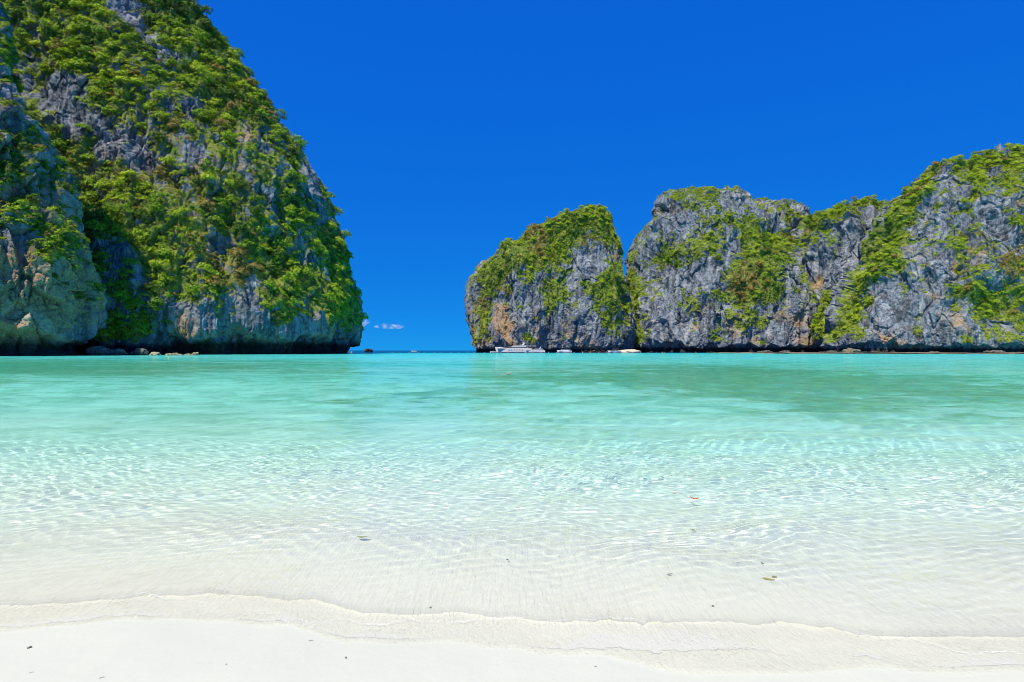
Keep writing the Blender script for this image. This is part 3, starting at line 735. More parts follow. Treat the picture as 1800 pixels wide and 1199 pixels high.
# left cliff: the 290 largest crowns one by one, the rest as scrub
taken = {}
budget = {0: 232, 1: 28, 2: 30}
for ci in (0, 1, 2):
    V, N, veg, dry, px, py, name, label = CLIFFS[ci]
    idx = cull(ci, 0.62)
    # crowns standing on the skyline first, then the rest
    size = (1.9 + 2.5 * rt.random(len(idx)) ** 1.9) * (0.55 if ci == 1 else 1.0)
    order = np.argsort(-size * (1 + 0.25 * (veg[idx] > 0.8)) + rt.random(len(idx)) * 0.4)
    idx, size = idx[order], size[order]
    sel = spaced(V[idx], size * 1.25, budget[ci], taken)
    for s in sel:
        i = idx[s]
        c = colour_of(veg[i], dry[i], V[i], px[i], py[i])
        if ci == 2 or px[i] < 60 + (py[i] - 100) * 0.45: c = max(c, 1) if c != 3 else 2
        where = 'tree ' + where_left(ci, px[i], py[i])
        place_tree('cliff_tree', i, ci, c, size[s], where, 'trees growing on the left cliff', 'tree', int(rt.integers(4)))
    sz = 1.0 + 1.7 * rt.random(len(idx)) ** 1.5
    if ci == 1: sz *= 0.62
    p = rt.permutation(len(idx))[:26000]
    sel = spaced(V[idx[p]], sz[p] * 0.80, 3000 if ci == 0 else 1200, dict())
    for s in sel:
        i = idx[p[s]]
        c = colour_of(veg[i], dry[i], V[i], px[i], py[i])
        SCRUB.append((V[i], N[i], sz[p[s]], c * 3 + int(rt.integers(3))))

REGION = {3: 'on the headland behind the yachts', 4: 'on the ridge right of the cleft', 5: 'on the shoulder behind the ridge',
          6: 'on the streaked middle cliff', 7: 'on the big right-hand cliff'}
cnt = {3: 62, 4: 62, 5: 8, 6: 38, 7: 120}
for ci in (3, 4, 5, 6, 7):
    V, N, veg, dry, px, py, name, label = CLIFFS[ci]
    idx = cull(ci, 0.52)
    if not len(idx): continue
    size = (1.6 + 1.9 * rt.random(len(idx)) ** 1.8)
    order = np.argsort(-size - 1.2 * np.clip(veg[idx], 0, 1.2)); idx, size = idx[order], size[order]
    sel = spaced(V[idx], size * 1.5, cnt[ci], taken)
    for s in sel:
        i = idx[s]
        c = colour_of(veg[i], dry[i], V[i], px[i], py[i])
        ht = 'high up' if py[i] < {3: 440, 4: 410, 5: 380, 6: 400, 7: 360}[ci] else ('low down' if py[i] > 530 else 'midway')
        lo, hi = {3: (820, 1105), 4: (1105, 1400), 5: (1300, 1400), 6: (1380, 1560), 7: (1470, 1800)}[ci]
        f = (px[i] - lo) / (hi - lo)
        ht += ', far left' if f < .25 else ', left of centre' if f < .5 else ', right of centre' if f < .75 else ', far right'
        place_tree('cliff_shrub', i, ci, c, size[s], f'shrub {REGION[ci]}, {ht}', 'shrubs growing on the right-hand cliffs', 'shrub', int(rt.integers(4)))
    sz = 0.75 + 1.3 * rt.random(len(idx)) ** 1.7
    p = rt.permutation(len(idx))[:26000]
    sel = spaced(V[idx[p]], sz[p] * 0.9, 3600, dict())
    for s in sel:
        i = idx[p[s]]
        c = colour_of(veg[i], dry[i], V[i], px[i], py[i])
        SCRUB.append((V[i], N[i], sz[p[s]], c * 3 + int(rt.integers(3))))

def single_out(kind, many):
    sets = {}
    for o in list(COL.objects):
        if o.parent is None and o.name.split('.')[0] == kind: sets.setdefault(o['label'], []).append(o)
    NUM = 'zero one two three four five six seven eight nine ten eleven twelve thirteen fourteen fifteen sixteen seventeen eighteen nineteen twenty'.split()
    ORD = ' second third fourth fifth sixth seventh eighth ninth tenth'.split(' ')
    def ranks(n):
        if n == 2: return ['upper', 'lower']
        up = [(ORD[k] + ' highest').strip() for k in range((n + 1) // 2)]
        dn = [(ORD[k] + ' lowest').strip() for k in range(n // 2)]
        return up + dn[::-1]
    for lab, os_ in sets.items():
        n = len(os_)
        if not 2 <= n <= 20: continue
        os_.sort(key=lambda o: -(o.location.z - CAM_H) / o.location.y)
        for o, r in zip(os_, ranks(n)):
            t = f"{r} of {NUM[n]} {lab.replace(kind.split('_')[1], many, 1)}"
            if len(t.split()) <= 16: o['label'] = t
single_out('cliff_tree', 'trees'); single_out('cliff_shrub', 'shrubs')

def build_scrub():
    src = bpy.data.collections.new('scrub_sources')
    for c in range(4):
        for k in range(3):
            src.objects.link(bpy.data.objects.new('scrub_%02d' % (c * 3 + k), BUSH[c][k]))
    n = len(SCRUB)
    me = bpy.data.meshes.new('cliff_scrub')
    me.vertices.add(n)
    me.vertices.foreach_set('co', np.array([s[0] for s in SCRUB], np.float32).ravel())
    rot = np.zeros((n, 3), np.float32)
    for k, s in enumerate(SCRUB):
        e = (Vector((0, 0, 1)) + Vector(s[1]) * 0.8).normalized().to_track_quat('Z', 'Y').to_euler()
        e.rotate_axis('Z', rt.uniform(0, 6.28)); rot[k] = e
    for nm, ty, dat in (('rot', 'FLOAT_VECTOR', rot), ('size', 'FLOAT', np.array([s[2] for s in SCRUB], np.float32)), ('pick', 'INT', np.array([s[3] for s in SCRUB], np.int32))):
        a = me.attributes.new(nm, ty, 'POINT')
        a.data.foreach_set('vector' if ty == 'FLOAT_VECTOR' else 'value', dat.ravel())
    o = bpy.data.objects.new('cliff_scrub', me); COL.objects.link(o)
    tag(o, 'low scrub and bushes filling the cliffs between the trees', kind='stuff')
    ng = bpy.data.node_groups.new('scatter_scrub', 'GeometryNodeTree')
    ng.interface.new_socket('Geometry', in_out='INPUT', socket_type='NodeSocketGeometry')
    ng.interface.new_socket('Geometry', in_out='OUTPUT', socket_type='NodeSocketGeometry')
    N = lambda t, **k: (lambda nd: ([setattr(nd, a, b) for a, b in k.items()], nd)[1])(ng.nodes.new(t))
    gi, go = N('NodeGroupInput'), N('NodeGroupOutput')
    iop = N('GeometryNodeInstanceOnPoints')
    ci = N('GeometryNodeCollectionInfo'); ci.inputs['Collection'].default_value = src
    ci.inputs['Separate Children'].default_value = True; ci.inputs['Reset Children'].default_value = True
    def at(name, ty):
        nd = N('GeometryNodeInputNamedAttribute', data_type=ty); nd.inputs['Name'].default_value = name
        return nd.outputs['Attribute']
    e2r = N('FunctionNodeEulerToRotation')
    L = ng.links.new
    L(gi.outputs[0], iop.inputs['Points']); L(ci.outputs[0], iop.inputs['Instance'])
    iop.inputs['Pick Instance'].default_value = True
    L(at('pick', 'INT'), iop.inputs['Instance Index'])
    L(at('rot', 'FLOAT_VECTOR'), e2r.inputs[0]); L(e2r.outputs[0], iop.inputs['Rotation'])
    L(at('size', 'FLOAT'), iop.inputs['Scale'])
    L(iop.outputs[0], go.inputs[0])
    md = o.modifiers.new('scatter', 'NODES'); md.node_group = ng
build_scrub()
print('SCRUB', len(SCRUB))

# ------------------------------------------------------------------ boats
def plain(name, col, rough=0.5, spec=0.3, metal=0.0, wear=0.12):
    m = NT(name)
    n = m.noise(m.pos(), 1.3, 4, 0.6)
    m.put(m.b, 'Base Color', m.mix(m.math('MULTIPLY', m.ramp(n, 0.4, 0.7), wear), rgba(*col), rgba(*[c * 0.6 for c in col])))
    m.put(m.b, 'Roughness', rough); m.put(m.b, 'Specular IOR Level', spec); m.put(m.b, 'Metallic', metal)
    return m.m
WHITE = plain('white_gelcoat', (0.88, 0.88, 0.86), 0.3, 0.5, 0.0, 0.04)
CREAM = plain('cream_deck', (0.66, 0.60, 0.48), 0.6)
TINT = plain('tinted_glass', (0.012, 0.018, 0.025), 0.08, 0.6)
BLUE = plain('blue_paint', (0.03, 0.16, 0.42), 0.4)
NAVY = plain('navy_antifouling', (0.015, 0.03, 0.07), 0.6)
WOOD = plain('varnished_wood', (0.20, 0.10, 0.045), 0.5)
STEEL = plain('steel', (0.55, 0.56, 0.58), 0.3, 0.5, 0.8)
RED = plain('red_cloth', (0.55, 0.06, 0.04), 0.8)
YEL = plain('yellow_plastic', (0.80, 0.55, 0.03), 0.5)
ORA = plain('orange_plastic', (0.80, 0.22, 0.04), 0.5)
WHF = plain('white_plastic', (0.78, 0.78, 0.76), 0.5)

class MB:
    def __init__(s): s.v, s.f = [], []
    def add(s, V, F):
        b = len(s.v); s.v += [tuple(v) for v in V]; s.f += [tuple(b + i for i in f) for f in F]
    def loft(s, secs, cap=True):
        """closed sections of equal length"""
        k = len(secs[0]); V = [p for q in secs for p in q]; F = []
        for i in range(len(secs) - 1):
            for j in range(k): F.append((i * k + j, i * k + (j + 1) % k, (i + 1) * k + (j + 1) % k, (i + 1) * k + j))
        if cap: F += [tuple(range(k))[::-1], tuple((len(secs) - 1) * k + j for j in range(k))]
        s.add(V, F)
    def box(s, x0, x1, y0, y1, z0, z1, rake0=0, rake1=0, taper=1.0):
        """box whose front (x0) and back (x1) faces lean by rake at the top"""
        ym, h = (y0 + y1) / 2, (y1 - y0) / 2
        lo = [(x0, y0, z0), (x1, y0, z0), (x1, y1, z0), (x0, y1, z0)]
        hi = [(x0 + rake0, ym - h * taper, z1), (x1 + rake1, ym - h * taper, z1), (x1 + rake1, ym + h * taper, z1), (x0 + rake0, ym + h * taper, z1)]
        s.add(lo + hi, [(3, 2, 1, 0), (4, 5, 6, 7), (0, 1, 5, 4), (1, 2, 6, 5), (2, 3, 7, 6), (3, 0, 4, 7)])
    def tube(s, pts, r, k=6):
        secs = []
        for i, p in enumerate(pts):
            p = Vector(p); a = Vector(pts[max(0, i - 1)]); b = Vector(pts[min(len(pts) - 1, i + 1)])
            ax = (b - a).normalized(); u = ax.orthogonal().normalized(); w = ax.cross(u)
            rr = r[i] if isinstance(r, (list, tuple)) else r
            secs.append([p + (u * math.cos(6.2832 * j / k) + w * math.sin(6.2832 * j / k)) * rr for j in range(k)])
        s.loft(secs)
    def build(s, name, mat, parent=None, bevel=0.0, smooth=False):
        me = bpy.data.meshes.new(name); me.from_pydata(s.v, [], s.f); me.update()
        bm = bmesh.new(); bm.from_mesh(me); bmesh.ops.recalc_face_normals(bm, faces=bm.faces)
        if bevel:
            bmesh.ops.bevel(bm, geom=[e for e in bm.edges if len(e.link_faces) == 2 and e.calc_face_angle(0) > 0.6], offset=bevel, segments=2, affect='EDGES', clamp_overlap=True)
        bm.to_mesh(me); bm.free()
        if smooth: me.polygons.foreach_set('use_smooth', [True] * len(me.polygons))
        me.materials.append(mat)
        o = bpy.data.objects.new(name, me); COL.objects.link(o); o.parent = parent
        return o

def empty(name, loc, rz, label, cat, group=None):
    o = bpy.data.objects.new(name, None); COL.objects.link(o)
    o.location = loc; o.rotation_euler = (0, 0, rz)
    return tag(o, label, cat, group)

def hull(L, B, fb, sheer, draft, n=15, flare=0.92, stern=0.88):
    """x = 0 at the stern .. L at the bow"""
    mb, secs = MB(), []
    for i in range(n):
        f = i / (n - 1)
        w = B / 2 * (stern + (1 - stern) * math.sin(min(1, f / .4) * math.pi / 2)) * (1 if f < .45 else max(0.015, 1 - ((f - .45) / .55) ** 2.3))
        zt = fb + sheer * f ** 2.2
        ww = w * (flare if f > .2 else flare + (1 - flare) * (1 - f / .2) * .6)
        xo = L * f; rake = 0.06 * L * f ** 5
        secs.append([(xo - rake, 0, -draft * (1 - f ** 6)), (xo - rake * .9, ww * .75, -draft * .35), (xo - rake * .6, ww, 0.15 * fb), (xo - rake * .25, w * .97, zt * .62), (xo, w, zt),
                     (xo, w * .9, zt + .02), (xo, -w * .9, zt + .02), (xo, -w, zt), (xo - rake * .25, -w * .97, zt * .62), (xo - rake * .6, -ww, 0.15 * fb), (xo - rake * .9, -ww * .75, -draft * .35)])
    mb.loft(secs)
    return mb

def yacht(px0, px1, Y, label, decks, group='motor yachts moored below the headland'):
    L = (px1 - px0) / FPX * Y
    root = empty('motor_yacht', (XY(px1, Y), Y, 0), R(180), label, 'yacht', group)      # bow to the left
    B = L * .21; fb, sh = L * .098, L * .050
    hull(L, B, fb, sh, L * .03).build('hull', WHITE, root, smooth=False)
    m = MB(); m.box(L * .02, L * .80, -B * .502, B * .502, -.05, fb * .14); m.build('waterline_stripe', NAVY, root)
    m = MB()
    for k in range(6):
        m.box(L * (.26 + .07 * k), L * (.29 + .07 * k), -B * .490, B * .490, fb * .62, fb * .78)
    m.build('hull_window', TINT, root)
    m = MB(); m.box(L * .03, L * .93, -B * .42, B * .42, fb + .05, fb + .12 + sh * .35); m.build('deck', CREAM, root)
    z = fb + .1
    x0, x1, w = .12, .70, .40
    for d in range(decks):
        h = L * (.042 if d == 0 else .034)
        m = MB(); m.box(L * x0, L * x1, -B * w, B * w, z, z + h, L * .01, -L * .07, .92); m.build('cabin', WHITE, root, L * .004)
        m = MB(); m.box(L * (x0 + .02), L * (x1 - .012), -B * (w + .004), B * (w + .004), z + h * .38, z + h * .80, L * .012, -L * .045, .95); m.build('window_band', TINT, root)
        m = MB(); m.box(L * (x0 - .07), L * (x1 - .04), -B * (w + .03), B * (w + .03), z + h, z + h + L * .006); m.build('roof_overhang', WHITE, root, .03)
        z += h + L * .006; x0 += .05; x1 -= .13; w -= .05
    m = MB(); m.box(L * (x0 + .20), L * (x0 + .215), -B * .3, B * .3, z, z + L * .02, -L * .02, -L * .015, .95); m.build('windscreen', TINT, root)
    m = MB(); a = L * (x0 + .02)
    for sgn in (-1, 1): m.box(a, a + L * .045, sgn * B * .30 - .08, sgn * B * .30 + .08, z, z + L * .045, -L * .03, -L * .035)
    m.box(a - L * .034, a + L * .012, -B * .31, B * .31, z + L * .043, z + L * .053)
    arch = m.build('radar_arch', WHITE, root)
    m = MB(); m.tube([(a - L * .01, 0, z + L * .05), (a - L * .02, 0, z + L * .105)], .07); m.build('mast', WHITE, arch)
    m = MB(); m.box(a - L * .03, a + L * .01, -.6, .6, z + L * .062, z + L * .072); m.build('radar', WHITE, arch)
    m = MB()
    pts = [(L * f, s * B * .5 * max(.03, 1 - max(0, (f - .45) / .55) ** 2.3), fb + sh * f ** 2.2 + .95) for s in (1,) for f in np.linspace(.45, .99, 10)]
    m.tube(pts, .035, 5); m.tube([(p[0], -p[1], p[2]) for p in pts], .035, 5)
    for p in pts[::2]:
        for s in (1, -1): m.tube([(p[0], s * p[1], p[2] - 1.0), (p[0], s * p[1], p[2])], .03, 5)
    m.build('bow_rail', STEEL, root)
    m = MB(); m.box(-L * .035, L * .01, -B * .36, B * .36, .25, .42); m.build('swim_platform', CREAM, root)
    return root
yacht(870, 936, 566, 'large white motor yacht moored below the headland, bow to the left', 2)
yacht(922, 958, 548, 'smaller white motor yacht moored in front of the large yacht', 2)

def cabin_boat(px0, px1, Y, label):
    L = (px1 - px0) / FPX * Y
    root = empty('tour_boat', (XY(px1, Y), Y, 0), R(176), label, 'boat')
    B, fb = L * .28, L * .12
    hull(L, B, fb, L * .05, L * .03).build('hull', WHITE, root)
    m = MB(); m.box(L * .04, L * .84, -B * .46, B * .46, fb * .5, fb * .62); m.build('rubbing_strake', BLUE, root)
    m = MB(); m.box(L * .16, L * .74, -B * .40, B * .40, fb, fb + L * .10, L * .01, -L * .05, .95); m.build('cabin', WHITE, root, .05)
    for k in range(5):
        m = MB(); m.box(L * (.20 + .095 * k), L * (.275 + .095 * k), -B * .405, B * .405, fb + L * .04, fb + L * .085, 0, 0, .975); m.build('cabin_window', TINT, root)
    m = MB(); m.box(L * .08, L * .76, -B * .46, B * .46, fb + L * .10, fb + L * .112); m.build('roof', WHITE, root, .03)
    m = MB()
    for x in (.10, .16):
        for s in (-1, 1): m.tube([(L * x, s * B * .4, fb), (L * x, s * B * .4, fb + L * .10)], .05, 5)
    m.build('roof_post', STEEL, root)
    m = MB(); m.tube([(L * .4, 0, fb + L * .11), (L * .38, 0, fb + L * .2)], .04, 5); m.build('antenna', WHITE, root)
cabin_boat(979, 1005, 545, 'white cabin tour boat with a flat roof and dark side windows')

def speedboat(px0, px1, Y, label, stripe, canopy, rz=180):
    L = (px1 - px0) / FPX * Y
    x = XY(px1 if abs(rz) > 90 else px0, Y)
    root = empty('speedboat', (x, Y, 0), R(rz), label, 'boat', 'small boats moored along the cliff foot')
    B, fb = L * .26, L * .11
    hull(L, B, fb, L * .05, L * .025).build('hull', WHITE, root)
    m = MB(); m.box(L * .02, L * .80, -B * .485, B * .485, fb * .45, fb * .80); m.build('side_stripe', stripe, root)
    m = MB(); m.box(L * .60, L * .66, -B * .36, B * .36, fb, fb + L * .06, -L * .02, -L * .05, .85); m.build('windscreen', TINT, root)
    m = MB(); m.box(L * .15, L * .62, -B * .42, B * .42, fb + L * .15, fb + L * .162); m.build('canopy', canopy, root)
    m = MB()
    for xx in (.17, .40, .60):
        for s in (-1, 1): m.tube([(L * xx, s * B * .4, fb), (L * xx, s * B * .4, fb + L * .15)], .035, 5)
    m.build('canopy_frame', STEEL, root)
    m = MB(); m.box(L * .2, L * .55, -B * .3, B * .3, fb * .8, fb + L * .03); m.build('seat', CREAM, root)
    for s in (-1, 1):
        m = MB(); m.box(-L * .04, L * .02, s * B * .2 - .18, s * B * .2 + .18, fb * .2, fb + L * .03, .1, 0, .8); m.build('outboard_motor', NAVY, root, .05)
speedboat(1068, 1091, 540, 'white and blue speedboat beside the pale sand bank', BLUE, WHITE)
speedboat(722, 733, 900, 'small white boat alone on open sea in the gap between the cliffs', WHITE, WHITE, 165)
speedboat(861, 872, 585, 'small white dinghy with canopy off the bow of the large yacht', WHITE, BLUE, 170)

def longtail(px0, px1, Y, label, cloth, rz):
    L = (px1 - px0) / FPX * Y
    root = empty('longtail_boat', (XY(px1 if abs(rz) > 90 else px0, Y), Y, 0), R(rz), label, 'boat', 'small boats moored along the cliff foot')
    B = L * .16
    mb, secs = MB(), []
    for i in range(13):
        f = i / 12; w = B / 2 * max(.04, math.sin(math.pi * min(.96, .18 + f * .8)) ** .7); zt = .55 + 1.9 * max(0, (f - .55) / .45) ** 2.4 + .25 * (1 - f) ** 3
        zb = -.3 + 1.5 * max(0, (f - .7) / .3) ** 2
        secs.append([(L * f, 0, zb), (L * f, w * .8, zb + .25), (L * f, w, zt), (L * f, w * .85, zt - .05), (L * f, -w * .85, zt - .05), (L * f, -w, zt), (L * f, -w * .8, zb + .25)])
    mb.loft(secs); mb.build('hull', WOOD, root)
    m = MB(); m.box(L * .28, L * .62, -B * .42, B * .42, 1.75, 1.85, 0, 0, .9); m.build('canopy', cloth, root)
    m = MB()
    for x in (.30, .60):
        for s in (-1, 1): m.tube([(L * x, s * B * .4, .5), (L * x, s * B * .4, 1.76)], .03, 5)
    m.build('canopy_post', WOOD, root)
    m = MB(); m.tube([(L * .97, 0, 2.0), (L * .985, 0, 2.25), (L * .98, .05, 1.7)], [.14, .12, .05]); m.build('prow_ribbon', RED, root)
    m = MB(); m.tube([(L * .06, 0, 1.0), (-L * .22, .3, .0)], .03, 5); m.box(L * .03, L * .10, -.2, .2, .8, 1.1); m.build('long_tail_motor', STEEL, root)
longtail(1022, 1036, 552, 'wooden longtail boat under a blue canopy, nearest the white tour boat', BLUE, 180)
longtail(1037, 1050, 556, 'wooden longtail boat under a white canopy between two coloured ones', WHITE, 180)
longtail(1052, 1067, 550, 'wooden longtail boat under a red canopy next to the speedboat', RED, 176)

# ------------------------------------------------------------------ rocks, sand bank, buoys
def rock_obj(name, px, py, w, h, Y, mat, seed, label, cat='rock', group=None, depth=None, kind=None, rough=0.28, flat=0.35):
    bm = bmesh.new(); bmesh.ops.create_icosphere(bm, subdivisions=4, radius=1)
    V = np.array([v.co[:] for v in bm.verts])
    f1, f2, r, off = worley(V * 1.6 + seed * 7.7, seed)
    n = rough * (0.9 * (r - .5) + 0.9 * fbm(V * 1.5 + seed * 3.3, 4, seed) - .5 * np.exp(-(f2 - f1) * 8))
    V = V * (1 + n[:, None])
    V[:, 2] = np.where(V[:, 2] < -flat, -flat + (V[:, 2] + flat) * .3, V[:, 2])
    sx, sz = w / FPX * Y / 2, h / FPX * Y
    V = V * np.array([sx, depth or sx * .8, sz / (1 + flat)])
    V[:, 2] += sz * flat / (1 + flat) - 0.15 * sz
    for v, c in zip(bm.verts, V): v.co = c
    me = bpy.data.meshes.new(name); bm.to_mesh(me); bm.free()
    me.materials.append(mat)
    o = bpy.data.objects.new(name, me); COL.objects.link(o); o.location = (XY(px, Y), Y, 0)
    o.rotation_euler = (0, 0, seed)
    o.rotation_euler = (0, 0, 0)
    return tag(o, label, cat if not kind else None, group, kind)

def stone(name, a, b, wetz=None):
    m = NT(name); P = m.pos()
    c = m.mix(m.ramp(m.noise(P, 0.9, 6, 0.65), 0.35, 0.65), rgba(*a), rgba(*b))
    if wetz:
        z = m.add('SeparateXYZ', {0: P}).outputs[2]
        c = m.mix(m.math('MULTIPLY', m.ramp(z, wetz, wetz * .4), .85), c, rgba(0.03, 0.03, 0.028))
    m.put(m.b, 'Base Color', c); m.put(m.b, 'Roughness', 0.9)
    m.put(m.b, 'Normal', m.bump(m.noise(P, 3.0, 6, 0.7), 0.8, 0.25))
    return m.m
PALE = stone('pale_coral_rock', (0.24, 0.20, 0.11), (0.50, 0.44, 0.27))
GREY = stone('grey_boulder', (0.07, 0.064, 0.052), (0.22, 0.20, 0.16), 1.6)
DARK = stone('black_wet_rock', (0.025, 0.024, 0.022), (0.075, 0.068, 0.055))
TANR = stone('tan_reef_rock', (0.13, 0.10, 0.06), (0.28, 0.22, 0.14))

rock_obj('sea_rock', 647, 618, 15, 7.5, 640, DARK, 3, 'dark rock rising from open sea just right of the left cliff')
rock_obj('coral_rock', 892, 658.5, 10, 4.5, 47, PALE, 5, 'small pale coral rock poking out of the shallow bay', rough=.5)
rock_obj('coral_rock', 881.5, 658.6, 3.2, 1.8, 47, PALE, 6, 'tiny pale coral knob left of the small rock in the bay')
for k, (px, w, h, lab) in enumerate(((273, 17, 6.5, 'pale boulder at the left end of the row below the left cliff'), (297, 12, 5.2, 'second pale boulder from the left end of the row'),
                                    (306, 13, 5.0, 'third pale boulder, touching the second one'), (316, 9, 3.0, 'low pale boulder in the middle of the row'),
                                    (330, 11, 4.0, 'pale boulder second from the right end of the row'), (342, 14, 6.0, 'pale boulder at the right end of the row'))):
    rock_obj('boulder', px, 624, w, h, 226 + 3 * (k % 3), PALE, 11 + k, lab, 'boulder', 'pale boulders at the foot of the left cliff')
for px, py, w, h, Y, sd, lab in ((176, 622, 40, 19, 224, 31, 'big rounded boulder under the trees at the gully mouth'), (206, 622, 30, 14, 226, 32, 'brown-grey boulder right of the biggest gully boulder'),
                                 (246, 622, 26, 15, 232, 33, 'grey boulder at the right side of the gully mouth')):
    rock_obj('boulder', px, py, w, h, Y, GREY, sd, lab, 'boulder', 'boulders at the gully mouth')
for px, w, h, Y, sd, lab in ((1497, 30, 13, 372, 41, 'wedge-shaped brown boulder under the right-hand cliff'), (1462, 22, 6, 390, 42, 'low boulder left of the wedge-shaped boulder'), (1380, 26, 6, 430, 43, 'flat boulder under the streaked middle cliff'),
                             (1345, 34, 6, 445, 44, 'long low boulder left of the flat one'), (1540, 24, 5, 376, 45, 'low boulder right of the wedge-shaped boulder'), (1640, 26, 6, 350, 46, 'low boulder under the big right-hand cliff, nearest the middle'),
                             (1750, 34, 9, 335, 47, 'boulder at the foot of the cliff near the right edge')):
    rock_obj('boulder', px, 621, w * .85, h * .8, Y, GREY if sd != 41 else TANR, sd, lab, 'boulder', 'boulders at the foot of the right-hand cliffs')
for px, w, h, Y, sd in ((1440, 190, 2.4, 352, 51), (1620, 220, 2.6, 330, 52), (1790, 190, 3.0, 312, 53), (1310, 120, 1.8, 400, 54)):
    rock_obj('reef_ledge', px, 623, w, h, Y, TANR, sd, None, depth=9, kind='structure', rough=.35, flat=.2)
SANDB = stone('pale_sand', (0.55, 0.48, 0.33), (0.72, 0.65, 0.50))
rock_obj('sand_bank', 1106, 619, 42, 6.5, 553, SANDB, 61, None, depth=9, kind='structure', rough=.12)

def buoy(name, px, Y, r, mat, label, group=None, top=True):
    root = empty(name, (XY(px, Y), Y, 0), 0, label, 'buoy', group)
    mb = MB(); secs = []
    for i in range(8):
        a = -1.45 + 2.9 * i / 7
        secs.append([(r * math.cos(a) * math.cos(t), r * math.cos(a) * math.sin(t), r * .35 + r * math.sin(a)) for t in np.linspace(0, 6.2832, 11)[:-1]])
    mb.loft(secs); mb.build('float', mat, root, smooth=True)
    m = MB(); m.tube([(0, 0, r * 1.2), (0, 0, r * 1.75)], r * .14); m.build('lifting_eye', STEEL, root)
    return root
buoy('mooring_buoy', 618, 470, 0.75, YEL, 'yellow mooring buoy off the tip of the left cliff')
buoy('mooring_buoy', 297, 140, 0.22, YEL, 'little yellow buoy in the shallows below the left cliff')
buoy('mooring_buoy', 1164, 470, 0.55, ORA, 'orange buoy right of the sand bank')
buoy('mooring_buoy', 1223, 470, 0.50, ORA, 'orange buoy farther right along the dark cliff foot')
b0 = None
for k in range(34):
    px = 690 + k * 14.5 + rw.uniform(-2, 2); Y = 505 + 8 * math.sin(k * .4) + rw.uniform(-2, 2)
    if b0 is None:
        b0 = buoy('float_buoy', px, Y, 0.34, WHF, 'small white float in the line of floats across the bay mouth', 'floats strung across the bay')
    else:
        c = b0.copy(); COL.objects.link(c); c.location = (XY(px, Y), Y, 0)
        for ch in b0.children:
            d = ch.copy(); COL.objects.link(d); d.parent = c

# ------------------------------------------------------------------ leaves, twigs and bits on the sand and water
def surface_pt(px, py, z0=None):
    """point of the beach or of the water that lies on this bearing"""
    z = 0.0
    for _ in range(6):
        Y = (CAM_H - z) / (py - HY) * FPX
        X = XY(px, Y)
        bz, t = bed_z(np.array([X]), np.array([Y]))
        z = max(float(bz[0]) + (.004 if t[0] > 0 else 0), 0.0 if t[0] > 1.5 else -9)
    return Vector((X, Y, z))

def leaf(px, py, wpx, col, rz, label, curl=.25):
    p = surface_pt(px, py); L = wpx / FPX * p.y
    m = MB(); V, F = [], []
    n = 9
    for i in range(n):
        f = i / (n - 1); w = L * .20 * math.sin(math.pi * f ** .8) ** .9 + L * .006
        zc = L * curl * (f - .5) ** 2 * 1.6
        for s, zz in ((-1, .05), (-.5, .015), (0, 0), (.5, .015), (1, .05)): V.append((L * (f - .5), s * w, zc + zz * L * 1.2 + .006))
    for i in range(n - 1):
        for j in range(4): F.append((i * 5 + j, i * 5 + j + 1, i * 5 + 6 + j, i * 5 + 5 + j))
    k = len(V); V += [(v[0], v[1], v[2] - .0025) for v in V]; F += [tuple(k + i for i in f[::-1]) for f in F]
    m.add(V, F)
    root = empty('fallen_leaf', p + Vector((0, 0, 0.03 if py < 1000 else 0.012)), rz, label, 'leaf', 'fallen leaves at the water edge')
    mt = plain('leaf_' + str(px), col, 0.6, 0.3, 0, .5)
    m.build('blade', mt, root, smooth=True)
    s = MB(); s.tube([(-L * .62, 0, L * .08 * curl * 4), (-L * .45, 0, L * .1 * curl + .006), (L * .3, 0, .010)], [L * .014, L * .012, L * .006], 5); s.build('stalk', mt, root)
leaf(1221, 882, 15, (0.50, 0.13, 0.05), -.5, 'red-brown leaf floating on the shallow water, darkest of the leaves', .5)
leaf(1186, 872, 10, (0.62, 0.38, 0.09), .2, 'orange-brown leaf floating farthest out, left of the red-brown leaf')
leaf(1219, 938, 11, (0.80, 0.58, 0.05), -.1, 'bright yellow leaf under the shallow water below the red-brown leaf')
leaf(637, 954, 20, (0.38, 0.40, 0.14), 0.0, 'olive green leaf in the shallows left of the middle')
leaf(1177, 1014, 11, (0.46, 0.44, 0.16), .25, 'olive leaf lying in the swash, left of the leaf pair')
leaf(1351, 1030, 19, (0.55, 0.45, 0.14), -.35, 'long yellowish brown leaf, the larger of the pair at the water edge')
leaf(1361, 1026, 10, (0.42, 0.38, 0.14), .1, 'small olive leaf, the smaller of the pair at the water edge')

def pebble(px, py, wpx, col, label, seed, name='pebble', cat='pebble'):
    p = surface_pt(px, py); r = wpx / FPX * p.y / 2
    bm = bmesh.new(); bmesh.ops.create_icosphere(bm, subdivisions=3, radius=1)
    V = np.array([v.co[:] for v in bm.verts]); V *= (1 + .35 * fbm(V * 1.3 + seed, 3, seed))[:, None]
    for v, c in zip(bm.verts, V): v.co = Vector(c * np.array([r, r * .8, r * .55]))
    me = bpy.data.meshes.new(name); bm.to_mesh(me); bm.free(); me.materials.append(plain(name + str(px), col, .9, .1, 0, .6))
    o = bpy.data.objects.new(name, me); COL.objects.link(o); o.location = p + Vector((0, 0, r * .3)); o.rotation_euler = (0, 0, seed)
    tag(o, label, cat, 'bits washed up on the sand')
pebble(52, 1139, 7, (0.22, 0.19, 0.15), 'grey-brown pebble on dry sand at the lower left', 1)
pebble(608, 1157, 5, (0.20, 0.20, 0.17), 'small dark pebble on dry sand right of the twigs', 2)
pebble(892, 996, 4, (0.06, 0.06, 0.05), 'tiny black pebble in the shallow swash near the middle', 3)
